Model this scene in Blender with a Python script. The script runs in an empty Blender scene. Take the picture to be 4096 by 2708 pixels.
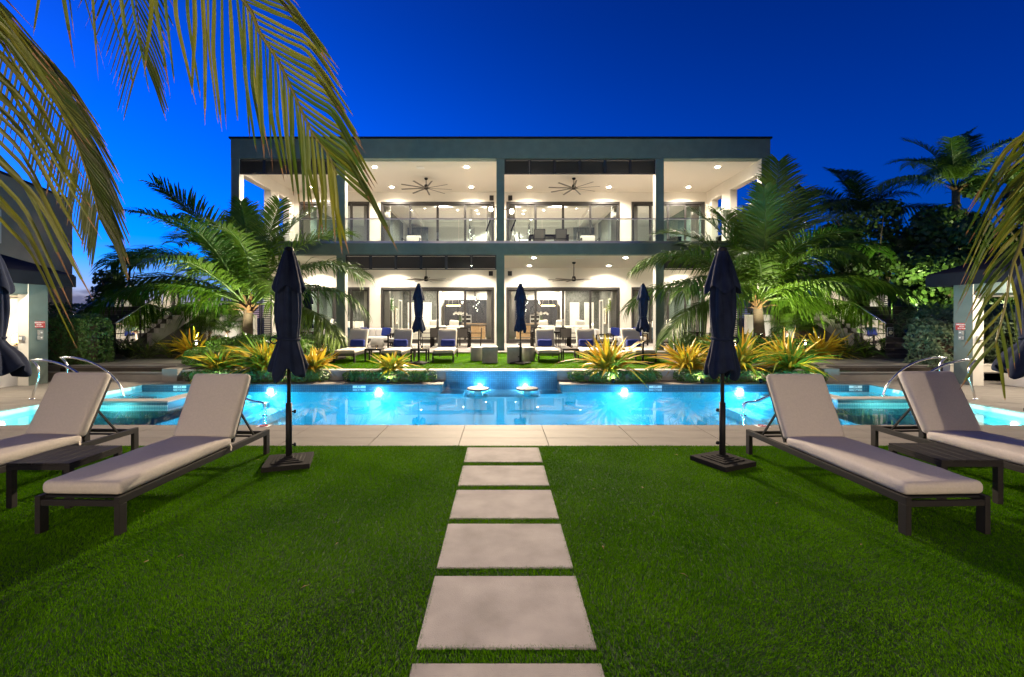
import bpy, math, random
import numpy as np
from math import sin, cos, pi, radians as R
from mathutils import Vector, Matrix, Euler

scene = bpy.context.scene
COL = scene.collection

# ------------------------------------------------------------------ camera, sky, exposure
cam_data = bpy.data.cameras.new('camera')
cam = bpy.data.objects.new('camera', cam_data)
COL.objects.link(cam)
cam.location = (0, 0, 1.69)
cam.rotation_euler = (R(90), 0, 0)
cam_data.sensor_width = 36
cam_data.lens = 16.0
cam_data.shift_x = 0.0110
cam_data.shift_y = -0.0210
cam_data.clip_end = 3000
scene.camera = cam

world = bpy.data.worlds.new('World')
scene.world = world
world.use_nodes = True
wn, wl = world.node_tree.nodes, world.node_tree.links
sky = wn.new('ShaderNodeTexSky')
sky.sky_type = 'NISHITA'
sky.sun_disc = False
SUN_EL, SUN_ROT = 1.2, -62
sky.sun_elevation = R(SUN_EL)
sky.sun_rotation = R(SUN_ROT)
sky.ozone_density = 9.5
sky.air_density = 1.0
sky.dust_density = 0.4
# dusk clouds: thin bank low over the horizon on the sunset side
tc = wn.new('ShaderNodeTexCoord')
mp = wn.new('ShaderNodeMapping'); mp.inputs['Scale'].default_value = (5, 5, 17)
cn = wn.new('ShaderNodeTexNoise'); cn.inputs['Scale'].default_value = 1.7; cn.inputs['Detail'].default_value = 6
cr = wn.new('ShaderNodeValToRGB'); cr.color_ramp.elements[0].position = 0.50; cr.color_ramp.elements[1].position = 0.60
sx = wn.new('ShaderNodeSeparateXYZ')
lowm = wn.new('ShaderNodeMapRange'); lowm.inputs['From Min'].default_value = 0.14; lowm.inputs['From Max'].default_value = 0.03
mul = wn.new('ShaderNodeMath'); mul.operation = 'MULTIPLY'
mixc = wn.new('ShaderNodeMix'); mixc.data_type = 'RGBA'
mixc.inputs[7].default_value = (0.16, 0.17, 0.30, 1)
glow = wn.new('ShaderNodeMapRange'); glow.inputs['From Min'].default_value = 0.10; glow.inputs['From Max'].default_value = -0.01
glow.inputs['To Max'].default_value = 0.75
mixg = wn.new('ShaderNodeMix'); mixg.data_type = 'RGBA'
mixg.inputs[7].default_value = (0.62, 0.40, 0.62, 1)
dotn = wn.new('ShaderNodeVectorMath'); dotn.operation = 'DOT_PRODUCT'; dotn.inputs[1].default_value = (-0.8, 0.6, 0)
azm = wn.new('ShaderNodeMapRange'); azm.inputs['From Min'].default_value = 0.55; azm.inputs['From Max'].default_value = 1.0
gm = wn.new('ShaderNodeMath'); gm.operation = 'MULTIPLY'
gain = wn.new('ShaderNodeMix'); gain.data_type = 'RGBA'; gain.blend_type = 'MULTIPLY'; gain.inputs[0].default_value = 1
gain.inputs[7].default_value = (1.0, 1.0, 1.0, 1)
bg = wn['Background']
L = wl.new
L(tc.outputs['Generated'], mp.inputs[0]); L(mp.outputs[0], cn.inputs['Vector']); L(cn.outputs[0], cr.inputs[0])
L(tc.outputs['Generated'], sx.inputs[0]); L(sx.outputs['Z'], lowm.inputs[0]); L(sx.outputs['Z'], glow.inputs[0])
L(tc.outputs['Generated'], dotn.inputs[0]); L(dotn.outputs['Value'], azm.inputs[0])
L(glow.outputs[0], gm.inputs[0]); L(azm.outputs[0], gm.inputs[1])
skyg = wn.new('ShaderNodeMix'); skyg.data_type = 'RGBA'; skyg.blend_type = 'MULTIPLY'; skyg.inputs[0].default_value = 1
SKY_GAIN = 0.72
skyg.inputs[7].default_value = (SKY_GAIN, SKY_GAIN * 1.0, SKY_GAIN * 1.0, 1)
# twilight is brighter towards the sunset and fades smoothly to the far side
tw = wn.new('ShaderNodeMapRange'); tw.inputs['From Min'].default_value = -1; tw.inputs['From Max'].default_value = 1
tw.inputs['To Min'].default_value = .15; tw.inputs['To Max'].default_value = 1.85
L(dotn.outputs['Value'], tw.inputs[0])
twm = wn.new('ShaderNodeMix'); twm.data_type = 'RGBA'; twm.blend_type = 'MULTIPLY'; twm.inputs[0].default_value = 1
L(sky.outputs[0], twm.inputs[6]); L(tw.outputs[0], twm.inputs[7]); 
te = wn.new('ShaderNodeMapRange'); te.inputs['From Min'].default_value = 0; te.inputs['From Max'].default_value = .75
te.inputs['To Min'].default_value = 1.15; te.inputs['To Max'].default_value = .54; te.interpolation_type = 'SMOOTHSTEP'
L(sx.outputs['Z'], te.inputs[0])
tem = wn.new('ShaderNodeMix'); tem.data_type = 'RGBA'; tem.blend_type = 'MULTIPLY'; tem.inputs[0].default_value = 1
L(twm.outputs[2], tem.inputs[6]); L(te.outputs[0], tem.inputs[7]); L(tem.outputs[2], skyg.inputs[6])
L(gm.outputs[0], mixg.inputs[0]); L(skyg.outputs[2], mixg.inputs[6])
L(cr.outputs[0], mul.inputs[0]); L(lowm.outputs[0], mul.inputs[1])
L(mul.outputs[0], mixc.inputs[0]); L(mixg.outputs[2], mixc.inputs[6])
L(mixc.outputs[2], bg.inputs[0])
bg.inputs[1].default_value = 1.0

# afterglow of the sun that has just set, on the left
sun_d = bpy.data.lights.new('afterglow_sun', 'SUN'); sun_d.energy = 0.02; sun_d.angle = R(20); sun_d.color = (1, .75, .7)
sun = bpy.data.objects.new('afterglow_sun', sun_d); COL.objects.link(sun)
sun.rotation_euler = Vector((cos(R(8)) * -0.88, cos(R(8)) * 0.47, sin(R(8)))).to_track_quat('Z', 'Y').to_euler()

scene.view_settings.view_transform = 'Standard'
scene.view_settings.look = 'None'
scene.view_settings.exposure = 0.0
scene.view_settings.gamma = 1.0
scene.view_settings.use_curve_mapping = False
cy = scene.cycles
cy.use_denoising = True
cy.max_bounces = 7; cy.diffuse_bounces = 3; cy.glossy_bounces = 4; cy.transmission_bounces = 4; cy.transparent_max_bounces = 24
cy.caustics_reflective = False; cy.caustics_refractive = False
cy.sample_clamp_indirect = 4.0
cy.use_light_tree = True

# ------------------------------------------------------------------ helpers
def tag(o, label=None, cat=None, group=None, kind=None):
    if label: o['label'] = label
    if cat: o['category'] = cat
    if group: o['group'] = group
    if kind: o['kind'] = kind
    return o

def empty(name, loc=(0, 0, 0), rz=0, parent=None):
    o = bpy.data.objects.new(name, None); COL.objects.link(o)
    o.location = loc; o.rotation_euler = (0, 0, rz); o.empty_display_size = .1
    o.parent = parent
    return o

def copy_obj(o, parent=None):
    c = o.copy(); COL.objects.link(c); c.parent = parent
    return c

CHILDREN = {}
def kids(o): return [c for c in CHILDREN.get(o.name, [])]
def reg(o, parent):
    if parent is not None: CHILDREN.setdefault(parent.name, []).append(o)
def copy_tree(o, parent=None):
    c = copy_obj(o, parent); reg(c, parent)
    for ch in list(kids(o)): copy_tree(ch, c)
    return c

class MB:
    def __init__(s): s.v = []; s.f = []
    def add(s, vs, fs):
        n = len(s.v); s.v += [tuple(p) for p in vs]; s.f += [tuple(i + n for i in f) for f in fs]; return s
    def box(s, x0, x1, y0, y1, z0, z1):
        vs = [(x0, y0, z0), (x1, y0, z0), (x1, y1, z0), (x0, y1, z0), (x0, y0, z1), (x1, y0, z1), (x1, y1, z1), (x0, y1, z1)]
        return s.add(vs, [(3, 2, 1, 0), (4, 5, 6, 7), (0, 1, 5, 4), (1, 2, 6, 5), (2, 3, 7, 6), (3, 0, 4, 7)])
    def obox(s, c, size, rx=0, ry=0, rz=0):
        m = Matrix.Translation(c) @ Euler((rx, ry, rz)).to_matrix().to_4x4()
        a, b, d = size[0] / 2, size[1] / 2, size[2] / 2
        vs = [m @ Vector(p) for p in [(-a, -b, -d), (a, -b, -d), (a, b, -d), (-a, b, -d), (-a, -b, d), (a, -b, d), (a, b, d), (-a, b, d)]]
        return s.add(vs, [(3, 2, 1, 0), (4, 5, 6, 7), (0, 1, 5, 4), (1, 2, 6, 5), (2, 3, 7, 6), (3, 0, 4, 7)])
    def bar(s, a, b, w, h, up=(0, 0, 1)):
        a, b = Vector(a), Vector(b); d = (b - a).normalized(); u = Vector(up)
        x = d.cross(u)
        if x.length < 1e-4: x = d.cross(Vector((0, 1, 0)))
        x.normalize(); z = x.cross(d).normalized()
        x = x * w / 2; z = z * h / 2
        vs = [a - x - z, a + x - z, a + x + z, a - x + z, b - x - z, b + x - z, b + x + z, b - x + z]
        return s.add(vs, [(0, 1, 2, 3), (7, 6, 5, 4), (0, 4, 5, 1), (1, 5, 6, 2), (2, 6, 7, 3), (3, 7, 4, 0)])
    def tube(s, pts, r, n=8, cap=True):
        pts = [Vector(p) for p in pts]; rs = r if isinstance(r, (list, tuple)) else [r] * len(pts)
        vs = []; fs = []; prev = None
        for i, p in enumerate(pts):
            d = (pts[min(i + 1, len(pts) - 1)] - pts[max(i - 1, 0)]).normalized()
            x = prev - d * prev.dot(d) if prev is not None else d.cross(Vector((0.31, 0.17, 0.93)))
            if x.length < 1e-5: x = d.cross(Vector((1, 0, 0)))
            x.normalize(); y = d.cross(x); prev = x
            for k in range(n):
                a = 2 * pi * k / n; vs.append(p + (x * cos(a) + y * sin(a)) * rs[i])
        for i in range(len(pts) - 1):
            for k in range(n):
                k2 = (k + 1) % n
                fs.append((i * n + k, i * n + k2, (i + 1) * n + k2, (i + 1) * n + k))
        if cap:
            fs.append(tuple(reversed(range(n)))); m = (len(pts) - 1) * n; fs.append(tuple(range(m, m + n)))
        return s.add(vs, fs)
    def lathe(s, prof, c=(0, 0, 0), n=24, rad=None):
        vs = []; fs = []
        for i, (r, z) in enumerate(prof):
            for k in range(n):
                a = 2 * pi * k / n; rr = r * (rad(a, z) if rad else 1)
                vs.append((c[0] + rr * cos(a), c[1] + rr * sin(a), c[2] + z))
        for i in range(len(prof) - 1):
            for k in range(n):
                k2 = (k + 1) % n; fs.append((i * n + k, i * n + k2, (i + 1) * n + k2, (i + 1) * n + k))
        fs.append(tuple(reversed(range(n)))); m = (len(prof) - 1) * n; fs.append(tuple(range(m, m + n)))
        return s.add(vs, fs)
    def strip(s, pts, ws, nrm, fold=0.0):
        """leaf blade along pts; ws half widths; nrm = rough face normal; folded along the midrib"""
        vs = []; fs = []; n = len(pts); pts = [Vector(p) for p in pts]; nrm = Vector(nrm)
        for i, p in enumerate(pts):
            d = (pts[min(i + 1, n - 1)] - pts[max(i - 1, 0)]).normalized()
            x = d.cross(nrm)
            if x.length < 1e-4: x = d.cross(Vector((0.3, 0.5, 0.8)))
            x.normalize(); u = x.cross(d)
            vs += [p - x * ws[i] + u * ws[i] * fold, p, p + x * ws[i] + u * ws[i] * fold]
        for i in range(n - 1):
            a = i * 3
            fs += [(a, a + 1, a + 4, a + 3), (a + 1, a + 2, a + 5, a + 4)]
        return s.add(vs, fs)
    def rbox(s, c, size, r, n=5, bulge=0.0, m=None):
        """rounded cushion"""
        hx, hy, hz = size[0] / 2, size[1] / 2, size[2] / 2
        r = min(r, hx, hy, hz) * .999
        def axis(h):
            a = [-h + r * (1 - cos(pi / 2 * k / 3)) for k in range(4)]
            mid = [(-h + r) + (2 * h - 2 * r) * k / n for k in range(1, n)]
            return a + mid + [-q for q in reversed(a)]
        ax, ay, az = axis(hx), axis(hy), axis(hz)
        idx = {}; vs = []
        def vert(x, y, z):
            k = (round(x, 6), round(y, 6), round(z, 6))
            if k in idx: return idx[k]
            i = Vector((max(-hx + r, min(hx - r, x)), max(-hy + r, min(hy - r, y)), max(-hz + r, min(hz - r, z))))
            d = Vector((x, y, z)) - i
            p = i + d.normalized() * r if d.length > 1e-9 else Vector((x, y, z))
            u, v = x / hx, y / hy
            p.z += bulge * (1 - u * u) * (1 - v * v) * (1 if z > 0 else -0.2 if z < 0 else 0) * abs(z) / hz
            if m is not None: p = m @ p
            idx[k] = len(vs); vs.append(Vector(c) + p if m is None else p + Vector(c)); return idx[k]
        fs = []
        def face(A, B, f, flip):
            for i in range(len(A) - 1):
                for j in range(len(B) - 1):
                    q = [f(A[i], B[j]), f(A[i + 1], B[j]), f(A[i + 1], B[j + 1]), f(A[i], B[j + 1])]
                    q = [vert(*w) for w in q]
                    if len(set(q)) >= 3:
                        q = list(dict.fromkeys(q)); fs.append(tuple(reversed(q)) if flip else tuple(q))
        face(ax, ay, lambda a, b: (a, b, hz), False); face(ax, ay, lambda a, b: (a, b, -hz), True)
        face(ax, az, lambda a, b: (a, -hy, b), False); face(ax, az, lambda a, b: (a, hy, b), True)
        face(ay, az, lambda a, b: (hx, a, b), False); face(ay, az, lambda a, b: (-hx, a, b), True)
        return s.add(vs, fs)
    def mesh(s, name, smooth=False):
        me = bpy.data.meshes.new(name); me.from_pydata(s.v, [], s.f); me.update()
        if smooth: me.polygons.foreach_set('use_smooth', [True] * len(me.polygons))
        return me
    def build(s, name, mat, parent=None, smooth=False, bevel=0, loc=None, seg=2):
        me = s.mesh(name, smooth); me.materials.append(mat)
        o = bpy.data.objects.new(name, me); COL.objects.link(o)
        if parent is not None: o.parent = parent; reg(o, parent)
        if loc is not None: o.location = loc
        if bevel:
            b = o.modifiers.new('bevel', 'BEVEL'); b.width = bevel; b.segments = seg; b.limit_method = 'ANGLE'
        return o

def inst(me, name, parent=None, loc=(0, 0, 0), rot=(0, 0, 0), scale=(1, 1, 1)):
    o = bpy.data.objects.new(name, me); COL.objects.link(o)
    if parent is not None: o.parent = parent; reg(o, parent)
    o.location = loc; o.rotation_euler = rot; o.scale = scale
    return o

def lamp(name, kind, loc, watts, color=(1, 1, 1), radius=.05, aim=None, angle=100, blend=.6, parent=None, size=None):
    d = bpy.data.lights.new(name, kind); d.energy = watts; d.color = color
    if kind == 'AREA': d.size = size or .5
    else: d.shadow_soft_size = radius
    if kind == 'SPOT': d.spot_size = R(angle); d.spot_blend = blend
    o = bpy.data.objects.new(name, d); COL.objects.link(o); o.location = loc
    if aim is not None:
        o.rotation_euler = (Vector(loc) - Vector(aim)).to_track_quat('Z', 'Y').to_euler()
    return o

# ------------------------------------------------------------------ materials
MATS = {}
def mat(name, col, rough=.6, metal=0, spec=.5, var=0.0, vscale=6, bump=0.0, bscale=80, col2=None, coords='Object', trans=0, emit=None, estr=0, stretch=None, detail=4):
    if name in MATS: return MATS[name]
    m = bpy.data.materials.new(name); m.use_nodes = True; MATS[name] = m
    nt = m.node_tree; n = nt.nodes; l = nt.links.new; b = n['Principled BSDF']
    b.inputs['Roughness'].default_value = rough; b.inputs['Metallic'].default_value = metal
    b.inputs['Specular IOR Level'].default_value = spec
    b.inputs['Base Color'].default_value = (*col, 1)
    tcn = n.new('ShaderNodeTexCoord'); src = tcn.outputs[coords]
    if stretch:
        mpn = n.new('ShaderNodeMapping'); mpn.inputs['Scale'].default_value = stretch; l(src, mpn.inputs[0]); src = mpn.outputs[0]
    if var or col2:
        nz = n.new('ShaderNodeTexNoise'); nz.inputs['Scale'].default_value = vscale; nz.inputs['Detail'].default_value = detail
        l(src, nz.inputs['Vector'])
        mx = n.new('ShaderNodeMix'); mx.data_type = 'RGBA'
        c2 = col2 or tuple(min(1, c * (1 + var)) for c in col); c1 = col if col2 else tuple(c * (1 - var) for c in col)
        mx.inputs[6].default_value = (*c1, 1); mx.inputs[7].default_value = (*c2, 1)
        rp = n.new('ShaderNodeMapRange'); rp.inputs['From Min'].default_value = .3; rp.inputs['From Max'].default_value = .7
        l(nz.outputs[0], rp.inputs[0]); l(rp.outputs[0], mx.inputs[0]); l(mx.outputs[2], b.inputs['Base Color'])
    if bump:
        nb = n.new('ShaderNodeTexNoise'); nb.inputs['Scale'].default_value = bscale; nb.inputs['Detail'].default_value = 3
        l(src, nb.inputs['Vector'])
        bp = n.new('ShaderNodeBump'); bp.inputs['Strength'].default_value = bump; bp.inputs['Distance'].default_value = .01
        l(nb.outputs[0], bp.inputs['Height']); l(bp.outputs[0], b.inputs['Normal'])
    if trans: b.inputs['Transmission Weight'].default_value = trans
    if emit: b.inputs['Emission Color'].default_value = (*emit, 1); b.inputs['Emission Strength'].default_value = estr
    return m

def leafmat(name, col, col2, rough=.45, trans=.35, vscale=3, attr=False, spec=.4):
    """leaf: diffuse + translucent, some gloss; colour varies between plants/leaves"""
    if name in MATS: return MATS[name]
    m = bpy.data.materials.new(name); m.use_nodes = True; MATS[name] = m
    nt = m.node_tree; n = nt.nodes; l = nt.links.new; b = n['Principled BSDF']; out = n['Material Output']
    b.inputs['Roughness'].default_value = rough; b.inputs['Specular IOR Level'].default_value = spec
    mx = n.new('ShaderNodeMix'); mx.data_type = 'RGBA'
    mx.inputs[6].default_value = (*col, 1); mx.inputs[7].default_value = (*col2, 1)
    if attr:
        a = n.new('ShaderNodeAttribute'); a.attribute_name = 'tint'; l(a.outputs['Fac'], mx.inputs[0])
    else:
        oi = n.new('ShaderNodeObjectInfo'); g = n.new('ShaderNodeTexCoord'); nz = n.new('ShaderNodeTexNoise'); nz.inputs['Scale'].default_value = vscale
        l(g.outputs['Object'], nz.inputs['Vector'])
        ad = n.new('ShaderNodeMath'); ad.operation = 'ADD'; sb = n.new('ShaderNodeMath'); sb.operation = 'SUBTRACT'; sb.inputs[1].default_value = .5
        l(oi.outputs['Random'], ad.inputs[0]); l(nz.outputs[0], ad.inputs[1]); l(ad.outputs[0], sb.inputs[0]); l(sb.outputs[0], mx.inputs[0])
        sb.use_clamp = True
    l(mx.outputs[2], b.inputs['Base Color'])
    tr = n.new('ShaderNodeBsdfTranslucent'); l(mx.outputs[2], tr.inputs['Color'])
    ms = n.new('ShaderNodeMixShader'); ms.inputs[0].default_value = trans
    l(b.outputs[0], ms.inputs[1]); l(tr.outputs[0], ms.inputs[2]); l(ms.outputs[0], out.inputs['Surface'])
    return m

def glassmat(name, tint=(1, 1, 1), ior=1.45, rough=0.0, bump=0, bscale=2, gmul=1.0):
    m = bpy.data.materials.new(name); m.use_nodes = True; MATS[name] = m
    nt = m.node_tree; n = nt.nodes; l = nt.links.new; out = n['Material Output']; n.remove(n['Principled BSDF'])
    fr = n.new('ShaderNodeFresnel'); fr.inputs['IOR'].default_value = ior
    t = n.new('ShaderNodeBsdfTransparent'); t.inputs[0].default_value = (*tint, 1)
    g = n.new('ShaderNodeBsdfAnisotropic'); g.inputs['Roughness'].default_value = rough; g.inputs['Color'].default_value = (gmul, gmul, gmul, 1)
    ms = n.new('ShaderNodeMixShader')
    l(fr.outputs[0], ms.inputs[0]); l(t.outputs[0], ms.inputs[1]); l(g.outputs[0], ms.inputs[2]); l(ms.outputs[0], out.inputs['Surface'])
    if bump:
        tcn = n.new('ShaderNodeTexCoord'); mpn = n.new('ShaderNodeMapping'); mpn.inputs['Scale'].default_value = (1, .45, 1)
        nb = n.new('ShaderNodeTexNoise'); nb.inputs['Scale'].default_value = bscale; nb.inputs['Detail'].default_value = 2
        bp = n.new('ShaderNodeBump'); bp.inputs['Strength'].default_value = bump; bp.inputs['Distance'].default_value = .02
        l(tcn.outputs['Object'], mpn.inputs[0]); l(mpn.outputs[0], nb.inputs['Vector']); l(nb.outputs[0], bp.inputs['Height'])
        l(bp.outputs[0], g.inputs['Normal']); l(bp.outputs[0], fr.inputs['Normal'])
    return m

def emitmat(name, col, s):
    if name in MATS: return MATS[name]
    m = bpy.data.materials.new(name); m.use_nodes = True; MATS[name] = m
    n = m.node_tree.nodes; b = n['Principled BSDF']
    b.inputs['Base Color'].default_value = (*col, 1); b.inputs['Emission Color'].default_value = (*col, 1); b.inputs['Emission Strength'].default_value = s
    return m

def tilemat(name, c1, c2, mortar, sx, sy, rough=.3, coords='Object', rot=None):
    m = bpy.data.materials.new(name); m.use_nodes = True; MATS[name] = m
    nt = m.node_tree; n = nt.nodes; l = nt.links.new; b = n['Principled BSDF']; b.inputs['Roughness'].default_value = rough
    tcn = n.new('ShaderNodeTexCoord'); mpn = n.new('ShaderNodeMapping')
    if rot: mpn.inputs['Rotation'].default_value = rot
    br = n.new('ShaderNodeTexBrick'); br.offset = 0; br.inputs['Scale'].default_value = 1
    br.inputs['Brick Width'].default_value = sx; br.inputs['Row Height'].default_value = sy; br.inputs['Mortar Size'].default_value = .004
    br.inputs['Color1'].default_value = (*c1, 1); br.inputs['Color2'].default_value = (*c2, 1); br.inputs['Mortar'].default_value = (*mortar, 1)
    l(tcn.outputs[coords], mpn.inputs[0]); l(mpn.outputs[0], br.inputs['Vector']); l(br.outputs['Color'], b.inputs['Base Color'])
    bp = n.new('ShaderNodeBump'); bp.inputs['Strength'].default_value = .4; bp.inputs['Distance'].default_value = .004; bp.invert = True
    l(br.outputs['Fac'], bp.inputs['Height']); l(bp.outputs[0], b.inputs['Normal'])
    return m

M = dict(
    stucco=mat('grey_stucco', (.135, .185, .16), .9, var=.10, vscale=2.5, bump=.5, bscale=140),
    cream=mat('cream_paint', (.72, .67, .58), .8, var=.03, vscale=1.5, bump=.15, bscale=120),
    ceil=mat('ceiling_paint', (.74, .69, .60), .9, bump=.2, bscale=150),
    bronze=mat('dark_bronze_frame', (.035, .032, .030), .45, spec=.4),
    black=mat('black_metal', (.010, .010, .012), .6, spec=.2),
    louv=mat('louver_slats', (.018, .020, .024), .5),
    charcoal=mat('charcoal_metal', (.020, .018, .017), .6, spec=.14, bump=.08, bscale=300),
    cushion=mat('cushion_fabric', (.47, .425, .38), .95, spec=.15, var=.05, vscale=60, bump=.5, bscale=420),
    cushion2=mat('grey_cushion_fabric', (.33, .315, .28), .95, spec=.15, var=.07, vscale=50, bump=.5, bscale=300),
    white_cush=mat('white_cushion_fabric', (.72, .68, .62), .95, spec=.15, bump=.3, bscale=200),
    navy=mat('navy_canvas', (.006, .011, .030), .9, spec=.2, var=.25, vscale=9, bump=.35, bscale=160),
    bluepil=mat('blue_pillow_fabric', (.010, .020, .13), .9, spec=.2, bump=.4, bscale=200),
    deck=mat('deck_porcelain', (.185, .168, .150), .7, spec=.15, var=.10, vscale=2.2, bump=.10, bscale=60, stretch=(1, 2.5, 1)),
    deck2=mat('terrace_porcelain', (.46, .41, .36), .42, var=.08, vscale=2.5, bump=.08, bscale=60),
    grout=mat('grout', (.10, .085, .07), .9),
    stone=mat('paving_stone', (.305, .278, .265), .85, spec=.2, var=.20, vscale=3.3, bump=.35, bscale=170, detail=9),
    wallgrey=mat('retaining_wall_stone', (.26, .245, .23), .8, var=.12, vscale=3, bump=.3, bscale=90),
    darkstep=mat('dark_step_stone', (.075, .068, .062), .6, var=.2, vscale=4, bump=.2),
    nosing=mat('step_nosing', (.20, .185, .17), .5),
    plaster=mat('pool_plaster', (.36, .70, .74), .7, var=.05, vscale=3, bump=.1),
    soil=mat('soil', (.035, .026, .018), .95, var=.3, vscale=8, bump=.8, bscale=30),
    ground=mat('garden_ground', (.030, .045, .016), .95, var=.3, vscale=2, bump=.8, bscale=20),
    lawnbase=mat('turf_base', (.008, .032, .002), .95, var=.35, vscale=40, bump=.6, bscale=200),
    chrome=mat('chrome', (.80, .79, .76), .22, metal=1),
    steel=mat('brushed_steel', (.55, .55, .55), .3, metal=1),
    trunk=mat('palm_trunk', (.10, .072, .05), .9, var=.35, vscale=14, bump=.9, bscale=26, stretch=(.5, .5, 5)),
    fibre=mat('palm_fibre', (.12, .062, .024), .95, var=.4, vscale=12, bump=1, bscale=40),
    bark=mat('tree_bark', (.10, .075, .05), .9, var=.3, vscale=7, bump=.8, bscale=20),
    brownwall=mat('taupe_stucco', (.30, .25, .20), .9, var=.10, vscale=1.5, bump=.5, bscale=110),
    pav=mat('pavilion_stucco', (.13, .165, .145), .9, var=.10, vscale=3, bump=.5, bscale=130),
    white=mat('white_paint', (.78, .76, .72), .6),
    whitewall=mat('interior_white', (.80, .78, .74), .8),
    darkwall=mat('dark_wallpaper', (.05, .054, .05), .6, col2=(.15, .155, .145), vscale=5, bump=.3, stretch=(3, 3, 1)),
    cabinet=mat('navy_cabinet', (.020, .022, .030), .4),
    wood=mat('oak_wood', (.32, .20, .10), .5, var=.2, vscale=4, stretch=(1, 1, 8)),
    sling=mat('sling_mesh', (.085, .078, .07), .8, bump=.3, bscale=300),
    concrete=mat('stool_concrete', (.27, .265, .235), .85, var=.10, vscale=8, bump=.3),
    curtain=mat('sheer_curtain', (.60, .55, .50), .9),
    tealchair=mat('teal_velvet', (.05, .12, .17), .8),
    roofdark=mat('dark_roof', (.010, .012, .018), .9, spec=.1, var=.2, vscale=3),
    red=mat('sign_red', (.38, .018, .022), .45),
    signblue=mat('sign_blue', (.02, .04, .25), .45),
    signwhite=mat('sign_white', (.75, .74, .70), .5),
    signblack=mat('sign_black', (.015, .015, .015), .4),
    screen=emitmat('lit_screen', (.05, .22, .9), 1.2),
    mosaic=tilemat('blue_mosaic', (.05, .13, .20), (.075, .18, .26), (.03, .06, .09), .05, .05, rot=(pi / 2, 0, 0)),
    mosaict=tilemat('waterline_mosaic', (.03, .075, .11), (.05, .11, .15), (.02, .04, .05), .05, .05, rot=(pi / 2, 0, 0)),
    litpaint=tilemat('painted_light_mosaic', (.55, .66, .62), (.66, .74, .70), (.3, .4, .4), .05, .05, rot=(pi / 2, 0, 0)),  # waterline tile with lamplight painted in as a pale colour
    glass=glassmat('window_glass', (.96, .985, .975), 1.45),
    rail_glass=glassmat('railing_glass', (.90, .965, .945), 1.45),
    water=glassmat('pool_water', (.78, .95, .985), 1.6, .015, .035, 2.0),
    lampwarm=emitmat('warm_lamp_lens', (1, .88, .70), 160),
    lampwhite=emitmat('white_lamp_lens', (1, .93, .82), 30),
    lamppool=emitmat('pool_lamp_lens', (.80, .95, 1), 300),
    lampspa=emitmat('spa_lamp_lens', (.25, .95, 1), 90),
    flame=emitmat('candle_flame', (1, .55, .15), 14),
    ring=emitmat('ring_pendant_led', (1, .62, .25), 9),
    ball=emitmat('pendant_ball', (1, .95, .85), 3),
    shade=emitmat('lamp_shade', (1, .86, .66), 1.6),
    palm=leafmat('palm_leaflet', (.028, .085, .006), (.10, .175, .012), .38, .35),
    palm_dead=leafmat('dry_palm_leaflet', (.24, .15, .06), (.32, .22, .09), .8, .3),
    rachis=mat('palm_rachis', (.055, .10, .015), .45),
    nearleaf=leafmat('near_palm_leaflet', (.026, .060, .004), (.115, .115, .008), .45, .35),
    neardark=leafmat('shade_painted_leaflet', (.018, .034, .003), (.045, .052, .006), .45, .30),  # near leaflet again, with shade painted into a darker colour
    neartip=leafmat('dry_leaflet_tip', (.15, .075, .03), (.22, .13, .07), .7, .3),
    nearrach=mat('near_palm_rachis', (.14, .13, .02), .45, var=.2, vscale=5),
    strapgreen=leafmat('strap_leaf_green', (.045, .15, .012), (.17, .24, .02), .4, .3),
    strapyel=leafmat('strap_leaf_yellow', (.40, .31, .015), (.48, .32, .02), .4, .3),
    straporange=leafmat('strap_leaf_orange', (.46, .24, .015), (.44, .31, .025), .4, .3),
    strapdark=leafmat('strap_leaf_dark', (.035, .055, .02), (.085, .10, .04), .45, .2),
    hedge=leafmat('hedge_leaf', (.026, .070, .012), (.095, .175, .03), .4, .25, attr=True),
    hedgeg=leafmat('bright_hedge_leaf', (.04, .12, .012), (.13, .26, .025), .4, .3, attr=True),
    hedgep=leafmat('pale_hedge_leaf', (.07, .115, .05), (.23, .30, .16), .5, .25, attr=True),
    grape=leafmat('seagrape_leaf', (.022, .055, .014), (.09, .155, .03), .4, .3, attr=True),
    grass=leafmat('turf_blade', (.019, .085, .0005), (.115, .275, .003), .8, .35, attr=True, spec=.0),
    twig=mat('twig', (.09, .06, .035), .9),
)
# ------------------------------------------------------------------ ground, lawn, deck, pool
PX0, PX1, PY0, PY1 = -9.0, 9.25, 7.13, 11.43        # pool rim
SHX0, SHX1, SHY1 = -1.47, 1.50, 12.14               # spillway recess

g = MB()
for (x0, x1, y0, y1) in ((-900, -9.6, -300, 1500), (9.9, 900, -300, 1500), (-9.6, 9.9, -300, 6.9), (-9.6, 9.9, 12.2, 1500)):
    g.add([(x0, y0, -.06), (x1, y0, -.06), (x1, y1, -.06), (x0, y1, -.06)], [(0, 1, 2, 3)])
tag(g.build('ground', M['ground']), kind='structure')

STONES = [(5.875, 5.285), (5.16, 4.55), (4.434, 3.807), (3.709, 3.058), (2.961, 2.315), (2.213, 1.58), (1.48, .87)]
lw = MB(); lw.box(-16, 16, -6.5, 5.955, -.2, -.004)
tag(lw.build('lawn', M['lawnbase']), kind='structure')

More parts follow.
